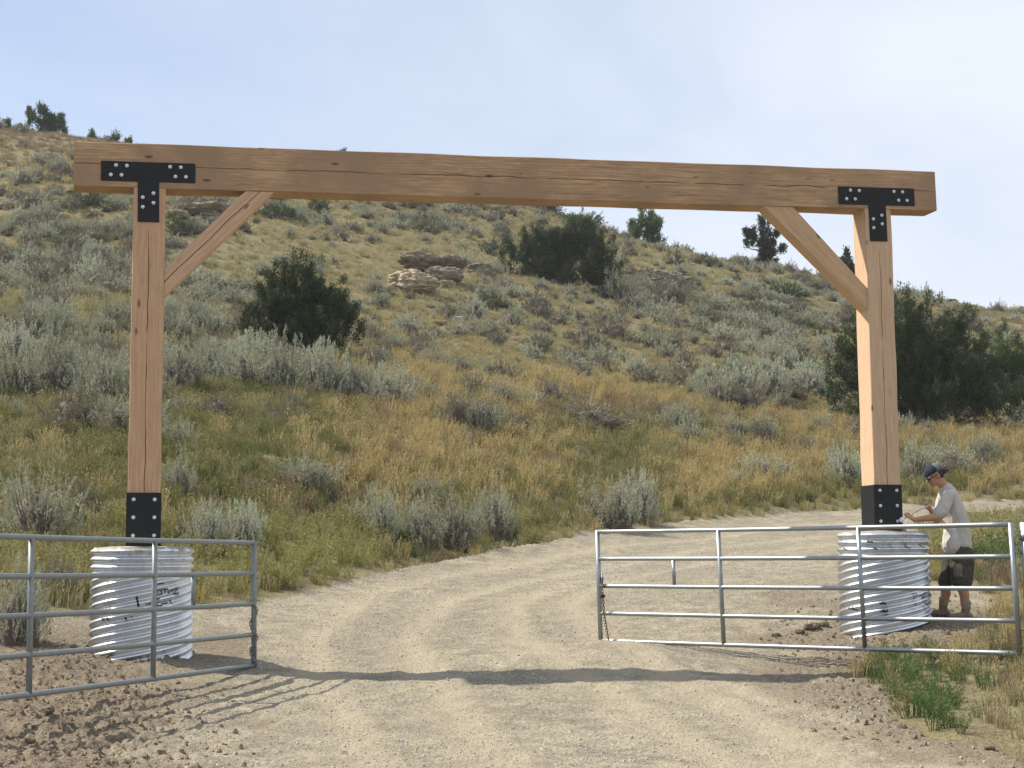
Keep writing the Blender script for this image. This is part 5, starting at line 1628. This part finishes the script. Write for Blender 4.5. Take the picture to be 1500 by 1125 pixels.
def limb(bm, pts, radii, side=None, seg=20, sub=4):
    """smooth tapering limb through pts; radii are numbers or (across side, across the other way); round ends"""
    pts = [Vector(p) for p in pts]
    rad = [(r, r) if not hasattr(r, '__len__') else r for r in radii]
    P2, R2 = [], []
    n = len(pts)
    for i in range(n - 1):
        p0 = pts[max(i - 1, 0)]; p1 = pts[i]; p2 = pts[i + 1]; p3 = pts[min(i + 2, n - 1)]
        for k in range(sub):
            t = k / sub
            P2.append(0.5 * ((2 * p1) + (p2 - p0) * t + (2 * p0 - 5 * p1 + 4 * p2 - p3) * t * t + (3 * p1 - p0 - 3 * p2 + p3) * t ** 3))
            R2.append(tuple(rad[i][j] * (1 - t) + rad[i + 1][j] * t for j in (0, 1)))
    P2.append(pts[-1]); R2.append(rad[-1])
    # end domes
    def dome(p, r, T):
        m = min(r)
        return [(p + T * (m * sin(a)), (r[0] * cos(a), r[1] * cos(a))) for a in (0.5, 0.95, 1.3, 1.5)]
    T0 = (P2[0] - P2[1]).normalized(); T1 = (P2[-1] - P2[-2]).normalized()
    A = dome(P2[0], R2[0], T0)[::-1]; B = dome(P2[-1], R2[-1], T1)
    P2 = [a[0] for a in A] + P2 + [b[0] for b in B]; R2 = [a[1] for a in A] + R2 + [b[1] for b in B]
    sd_ = Vector(side) if side is not None else None
    u = None; rings = []
    for i, p in enumerate(P2):
        T = (P2[min(i + 1, len(P2) - 1)] - P2[max(i - 1, 0)]).normalized()
        if sd_ is not None: u = (sd_ - T * sd_.dot(T)).normalized()
        elif u is None:
            up = Vector((0, 0, 1)) if abs(T.z) < .9 else Vector((1, 0, 0))
            u = T.cross(up).normalized()
        else: u = (u - T * u.dot(T)).normalized()
        v = T.cross(u)
        rings.append([p + u * (R2[i][0] * cos(2 * pi * k / seg)) + v * (R2[i][1] * sin(2 * pi * k / seg)) for k in range(seg)])
    add_vf(bm, loft(rings))

def ellipsoid(bm, c, ex, ey, ez, r, seg=24):
    ex, ey, ez = Vector(ex).normalized(), Vector(ey).normalized(), Vector(ez).normalized()
    rings = []
    for i in range(1, seg // 2):
        a = pi * i / (seg // 2)
        rings.append([Vector(c) + ex * (r[0] * sin(a) * cos(2 * pi * k / seg)) + ey * (r[1] * sin(a) * sin(2 * pi * k / seg)) + ez * (-r[2] * cos(a)) for k in range(seg)])
    add_vf(bm, loft(rings))

M_skin = mat_plain('tanned_skin', (0.42, 0.215, 0.135), 0.55, 0, 0.08, 12, 0.02, 0.4)
M_shirt = mat_plain('grey_cotton', (0.50, 0.465, 0.42), 0.9, 0, 0.06, 10, 0.05, 0.1)
M_shorts = mat_plain('olive_cotton', (0.075, 0.070, 0.052), 0.9, 0, 0.3, 16, 0.08, 0.1)
M_boot = mat_plain('tan_suede', (0.21, 0.155, 0.105), 0.9, 0, 0.2, 20, 0.1, 0.2)
M_sock = mat_plain('grey_brown_sock', (0.27, 0.21, 0.16), 0.95, 0, 0.15, 40, 0.1, 0.1)
M_cap = mat_plain('navy_cloth', (0.018, 0.022, 0.045), 0.8, 0, 0.1, 20, 0.02, 0.2)
M_mesh = mat_plain('grey_green_cap_mesh', (0.13, 0.145, 0.13), 0.8, 0, 0.2, 60, 0.1, 0.2)
M_glass = mat_plain('dark_lens', (0.01, 0.01, 0.01), 0.15, 0, 0, 5, 0, 0.6)
M_hair = mat_plain('brown_hair', (0.06, 0.035, 0.022), 0.7, 0, 0.3, 60, 0.2, 0.3)
M_steel = mat_plain('polished_steel', (0.62, 0.62, 0.62), 0.28, 1.0, 0.1, 30)
M_white = mat_plain('pale_ratchet_face', (0.70, 0.74, 0.80), 0.35, 0.1, 0.05, 30)

gzm = float(H(5.35, 19.35)[0])
man = thing('person', 'man in backwards navy cap and grey T-shirt tightening a bolt on the right post', 'person', (5.4, 19.4, gzm))
YN, YF = 19.20, 19.56
ankN = P(1415, 893, 19.27); ankN.z = float(H(ankN.x, ankN.y)[0]) + .095
ankF = P(1382, 893, 19.52); ankF.z = float(H(ankF.x, ankF.y)[0]) + .095
kneeN = P(1408, 858, 19.26); kneeF = P(1384, 858, 19.50)
hipN = P(1409, 816, 19.30); hipF = P(1396, 816, 19.50)
pel = P(1403, 806, 19.40)
chest = P(1399, 760, 19.39); uch = P(1393, 733, 19.38)
neck0 = P(1385, 716, 19.37); neck1 = P(1378, 707, 19.36)
shN = P(1391, 726, 19.205); shF = P(1382, 727, 19.56)
elN = P(1374, 757, 19.12); wrN = P(1339, 761.5, 19.03)
elF = P(1373, 762, 19.60); wrF = P(1363, 747, 19.36)
headc = P(1369, 697, 19.36)
hf = Vector((-.90, -.12, -.40)).normalized()           # where the face looks
hs = Vector((-.13, .99, 0)).normalized()               # his right side (away from the camera)
hs = (hs - hf * hs.dot(hf)).normalized()
hu = hs.cross(hf) if hs.cross(hf).z > 0 else hf.cross(hs)

bm = bmesh.new()
lat = Vector((0.25, 1, 0)).normalized()                # across the body
# trunk
limb(bm, [pel, P(1401, 785, 19.39), chest, uch, P(1388, 720, 19.37)], [(.165, .115), (.15, .11), (.165, .118), (.175, .105), (.08, .07)], lat, 24)
limb(bm, [shN, uch, shF], [.062, .07, .062])
limb(bm, [P(1390, 722, 19.37), neck0, neck1, headc - hu * .05], [.075, .062, .058, .055])
# legs
for hp_, kn, an in ((hipN, kneeN, ankN), (hipF, kneeF, ankF)):
    mid = hp_.lerp(kn, .5); calf = kn.lerp(an, .32) + Vector((.018, 0, 0))
    limb(bm, [hp_, mid, kn, calf, kn.lerp(an, .7), an], [.092, .08, .058, .061, .046, .038])
# arms
for s_, e_, w_ in ((shN, elN, wrN), (shF, elF, wrF)):
    limb(bm, [s_, s_.lerp(e_, .5), e_, e_.lerp(w_, .3), e_.lerp(w_, .75), w_], [.055, .049, .041, .044, .032, .026])
hv0 = len(bm.verts)
# head: skull, jaw, brow, nose, lips, ears
ellipsoid(bm, headc + hu * .025 - hf * .012, hf, hs, hu, (.098, .076, .098))
ellipsoid(bm, headc - hu * .045 + hf * .022, hf, hs, hu, (.070, .056, .062))
ellipsoid(bm, headc - hu * .088 + hf * .052, hf, hs, hu, (.030, .026, .022))
ellipsoid(bm, headc + hu * .018 + hf * .074, hf, hs, hu, (.016, .050, .012))
limb(bm, [headc + hf * .082 + hu * .008, headc + hf * .098 - hu * .014, headc + hf * .104 - hu * .028], [.008, .011, .014], None, 12)
ellipsoid(bm, headc - hu * .052 + hf * .086, hf, hs, hu, (.010, .022, .006), 14)
ellipsoid(bm, headc - hu * .064 + hf * .083, hf, hs, hu, (.010, .020, .007), 14)
for sg in (-1, 1):
    ellipsoid(bm, headc - hf * .012 - hu * .008 + hs * sg * .077, hf + hs * sg * .3, hs, hu, (.019, .009, .031), 16)
    ellipsoid(bm, headc + hf * .066 - hu * .020 + hs * sg * .034, hf, hs, hu, (.020, .018, .016), 16)
HS = 1.12
bm.verts.ensure_lookup_table()
for v in bm.verts[hv0:]: v.co = headc + (v.co - headc) * HS
# wrench line: from the socket on the bolt to the grip end
whead = FP(SR + .155, ZT2 + .10, -.045); whead = P(1321, 761.5, 19.02)
wend = P(1360, 739.5, 19.30)
wd = (wend - whead).normalized()
def hand(bm, wrist, grip, along, palm_n, thumb_dir, sgn):
    """palm from the wrist to the grip, four fingers wrapped round a bar lying along `along`, thumb from the side of the palm"""
    along = along.normalized(); palm_n = palm_n.normalized()
    out_d = (grip - wrist).normalized()
    pc = wrist.lerp(grip, .55)
    limb(bm, [wrist, pc, grip - out_d * .012], [(.026, .020), (.040, .016), (.040, .014)], along, 16)
    lens = (.92, 1.0, .95, .78)
    for i in range(4):
        off = along * ((i - 1.5) * .0205)
        k0 = grip + off - out_d * .004 + palm_n * .012
        L1 = .040 * lens[i]; L2 = .026 * lens[i]; L3 = .021 * lens[i]
        k1 = k0 + out_d * L1 * .75 + palm_n * L1 * .35
        k2 = k1 - palm_n * L2 * .95 + out_d * L2 * .15
        k3 = k2 - palm_n * L3 * .35 - out_d * L3 * .9
        limb(bm, [k0, k1, k2, k3], [.0098, .0090, .0083, .0075], None, 10, 3)
    t0 = pc + along * sgn * .030; t1 = t0 + along * sgn * .020 + out_d * .028 - palm_n * .014; t2 = t1 + out_d * .024 - palm_n * .012 - along * sgn * .010
    limb(bm, [t0, t1, t2], [.0135, .0105, .0090], None, 10, 3)
gN = P(1331, 756, 19.06); gF = P(1359, 740.5, 19.29)
up_n = wd.cross(Vector((0, 1, 0))); up_n = up_n if up_n.z > 0 else -up_n
hand(bm, wrN, gN, wd, up_n, None, 1)
hand(bm, wrF, gF, wd, up_n, None, -1)
body = remeshed('body', bm, .0055, 2)
bo = link('body', body, M_skin, man)

def folds(sc1, amp, dirv=None):
    def f(co, n):
        a = mn.noise(Vector((co.x * sc1, co.y * sc1, co.z * sc1 * .55))) * amp + mn.noise(Vector((co.x * 2.3 * sc1 + 5, co.y * 2.3 * sc1, co.z * sc1 * 1.1))) * amp * .5
        return n * max(a, -.006)
    return f
# T-shirt: loose body and short wide sleeves
bm = bmesh.new()
limb(bm, [P(1403, 797, 19.39), P(1402, 780, 19.39), chest + Vector((.005, 0, 0)), uch, P(1387, 717, 19.37)], [(.185, .170), (.182, .160), (.190, .150), (.190, .125), (.098, .092)], lat, 28)
limb(bm, [shN + Vector((0, .02, -.005)), uch + Vector((0, 0, .005)), shF + Vector((0, -.02, -.005))], [.078, .085, .078])
limb(bm, [shN, shN.lerp(elN, .45), shN.lerp(elN, .80)], [.076, .078, .084])
limb(bm, [shF, shF.lerp(elF, .45), shF.lerp(elF, .80)], [.074, .076, .082])
# hem hanging in front of the belly
limb(bm, [P(1396, 780, 19.33), P(1394, 799, 19.30)], [(.12, .11), (.13, .12)], lat)
link('t_shirt', remeshed('t_shirt', bm, .008, 3, folds(10, .018)), M_shirt, man)
# shorts with baggy legs and a cargo pocket
bm = bmesh.new()
limb(bm, [P(1404, 796, 19.40), P(1404, 812, 19.40)], [(.168, .150), (.175, .155)], lat)
limb(bm, [hipN + Vector((0, 0, .03)), hipN.lerp(kneeN, .5) + Vector((.012, 0, 0)), kneeN + Vector((.012, 0, .05))], [(.12, .135), (.108, .135), (.10, .132)], lat)
limb(bm, [hipF + Vector((0, 0, .03)), hipF.lerp(kneeF, .5), kneeF + Vector((0, 0, .05))], [(.115, .115), (.10, .100), (.095, .088)], lat)
so = link('shorts', remeshed('shorts', bm, .008, 3, folds(9, .026)), M_shorts, man)
pk = P(1406, 836, 19.13)
bm = bmesh.new(); limb(bm, [pk + Vector((-.01, .055, .06)), pk + Vector((0, .055, -.06))], [(.055, .022), (.06, .024)], (1, 0, 0))
link('cargo_pocket', remeshed('cargo_pocket', bm, .008, 2, folds(14, .01)), mat_plain('worn_olive_cotton', (0.15, 0.14, 0.11), 0.9, 0, 0.5, 14, 0.1, 0.1), so)
# boots and socks
for an in (ankN, ankF):
    g0 = an.z - .095
    bm = bmesh.new()
    toe = Vector((an.x - .20, an.y - .03, g0 + .038)); heel = Vector((an.x + .045, an.y, g0 + .040))
    limb(bm, [heel, Vector((an.x - .06, an.y - .01, g0 + .045)), toe], [(.038, .040), (.045, .042), (.042, .034)], (0, 1, 0))
    limb(bm, [Vector((an.x - .01, an.y, g0 + .07)), an + Vector((.004, 0, .055))], [.050, .050])
    bt = link('boot', remeshed('boot', bm, .007, 2, folds(30, .004)), M_boot, man)
    bm = box_bm(an.x - .245, an.x + .088, an.y - .055, an.y + .045, g0 - .004, g0 + .018, .008)
    link('sole', from_bm('sole', bm), M_shorts, bt)
    bm = bmesh.new()
    limb(bm, [an + Vector((.004, 0, .05)), an + Vector((.006, 0, .10))], [.054, .056])
    link('sock', remeshed('sock', bm, .007, 1, folds(40, .006)), M_sock, man)
# hair below the cap, at the nape and temples
bm = bmesh.new()
ellipsoid(bm, headc - hf * .034 + hu * .012, hf, hs, hu, (.083, .0795, .072))
link('hair', remeshed('hair', bm, .006, 1, folds(60, .004)), M_hair, man)
# backwards cap: front panels dark, rear mesh grey-green, brim pointing back and down
ct = (hu * .93 - hf * .0 + Vector((0, 0, 0))).normalized()
cap_c = headc + hu * .042 - hf * .010
def dome_mesh(name, frac0, frac1, mat, parent, rad=(.112, .090, .090)):
    rings = []
    for i in range(13):
        a = (pi / 2) * i / 12
        row = []
        for k in range(33):
            ph = frac0 + (frac1 - frac0) * k / 32
            row.append(cap_c + hf * (rad[0] * cos(a) * cos(ph)) + hs * (rad[1] * cos(a) * sin(ph)) + hu * (rad[2] * sin(a) - .012 * cos(ph) * cos(a)))
        rings.append(row)
    inner = [[cap_c + (p - cap_c) * .965 for p in r_] for r_ in rings]
    n = 33; V = [p for r_ in rings for p in r_]; o = len(V); V += [p for r_ in inner for p in r_]
    Fc = []
    for i in range(12):
        for k in range(32):
            a = i * n + k
            Fc += [(a, a + 1, a + 1 + n, a + n), (o + a + n, o + a + n + 1, o + a + 1, o + a)]
    for k in range(32): Fc.append((k, o + k, o + k + 1, k + 1))
    return link(name, mesh(name, V, Fc, True), mat, parent)
cp = dome_mesh('cap', -1.65, 1.65, M_cap, man)
dome_mesh('cap_mesh_panel', 1.65, 2 * pi - 1.65, M_mesh, cp)
rings = []
for i in range(7):
    q = i / 6
    row = []
    for k in range(17):
        s = (k / 8 - 1)
        bk = .098 * math.sqrt(max(0.0, 1 - (s * .80) ** 2)) + q * .075 * math.sqrt(max(0, 1 - s * s * .96))
        row.append(cap_c - hf * bk + hs * (s * .074) - hu * (.004 + .034 * q + .018 * s * s) )
    rings.append(row)
V = [p for r_ in rings for p in r_]; o = len(V); V += [p - hu * .005 for p in V]
Fc = []
for i in range(6):
    for k in range(16):
        a = i * 17 + k
        Fc += [(a, a + 1, a + 18, a + 17), (o + a + 17, o + a + 18, o + a + 1, o + a)]
for k in range(16): Fc += [(6 * 17 + k, 6 * 17 + k + 1, o + 6 * 17 + k + 1, o + 6 * 17 + k)]
for i in range(6): Fc += [(i * 17, (i + 1) * 17, o + (i + 1) * 17, o + i * 17), (i * 17 + 16, o + i * 17 + 16, o + (i + 1) * 17 + 16, (i + 1) * 17 + 16)]
link('brim', mesh('brim', V, Fc, True), M_cap, cp)
bm = bmesh.new(); ellipsoid(bm, cap_c + hu * .091, hf, hs, hu, (.008, .008, .005), 10)
link('cap_button', from_bm('cap_button', bm, True), M_cap, cp)
# sunglasses
bm = bmesh.new()
for sg in (-1, 1):
    ellipsoid(bm, headc + hf * .091 - hu * .004 + hs * sg * .034, hf + hs * sg * .35, hs - hf * sg * .35, hu, (.008, .031, .021), 16)
limb(bm, [headc + hf * .098 + hs * .010, headc + hf * .098 - hs * .010], [.004, .004], None, 8)
for sg in (-1, 1):
    limb(bm, [headc + hf * .085 + hs * sg * .062 + hu * .004, headc + hf * .03 + hs * sg * .080 + hu * .006, headc - hf * .015 + hs * sg * .083 + hu * .008], [.004, .0035, .0035], None, 8)
link('sunglasses', remeshed('sunglasses', bm, .0028, 1), M_glass, man)

for o in bpy.data.objects:
    if o.name.split('.')[0] in ('hair', 'cap', 'cap_mesh_panel', 'brim', 'cap_button', 'sunglasses'):
        for v in o.data.vertices: v.co = headc + (v.co - headc) * HS

# ratchet wrench: resting on the lower right bolt of the shoe, held in both hands
wr = thing('ratchet_wrench', 'long steel ratchet wrench with a round pale head held in both hands of the man', 'wrench', whead)
v, f = tube_vf([whead, whead + wd * .1, wend - wd * .13], [.010, .0085, .0085], 12)
link('handle_bar', mesh('handle_bar', v, f, True), M_steel, wr)
v, f = tube_vf([wend - wd * .14, wend - wd * .13, wend + wd * .02, wend + wd * .03], [.009, .013, .013, .008], 12)
link('grip', mesh('grip', v, f, True), M_steel, wr)
fd = Vector((-.1, -1, .05)).normalized()
v, f = tube_vf([whead - fd * .02, whead + fd * .018, whead + fd * .024], [.031, .031, .026], 24)
link('ratchet_head', mesh('ratchet_head', v, f, True), M_white, wr)
v, f = tube_vf([whead + fd * .024, whead + fd * .030], [.013, .011], 16)
link('selector', mesh('selector', v, f, True), M_bolt, wr)
bl = FP(SR + .112, ZT2 + .03 + .10, -.03)
v, f = tube_vf([whead - fd * .015, whead.lerp(bl, .5), bl], [.014, .014, .016], 14)
link('socket', mesh('socket', v, f, True), M_steel, wr)

# ------------------------------------------------------------------ thin smoke haze in the air
hm = bpy.data.materials.new('haze'); hm.use_nodes = True
ht = hm.node_tree; ht.nodes.clear()
ho = ht.nodes.new('ShaderNodeOutputMaterial'); pv = ht.nodes.new('ShaderNodeVolumePrincipled')
pv.inputs['Color'].default_value = (0.86, 0.90, 0.96, 1); pv.inputs['Density'].default_value = 0.00028
pv.inputs['Anisotropy'].default_value = 0.2
ht.links.new(pv.outputs[0], ho.inputs['Volume'])
bm = box_bm(-5050, 5050, -5050, 5050, -16, 62)
tag(link('haze', from_bm('haze', bm), hm), kind='stuff')
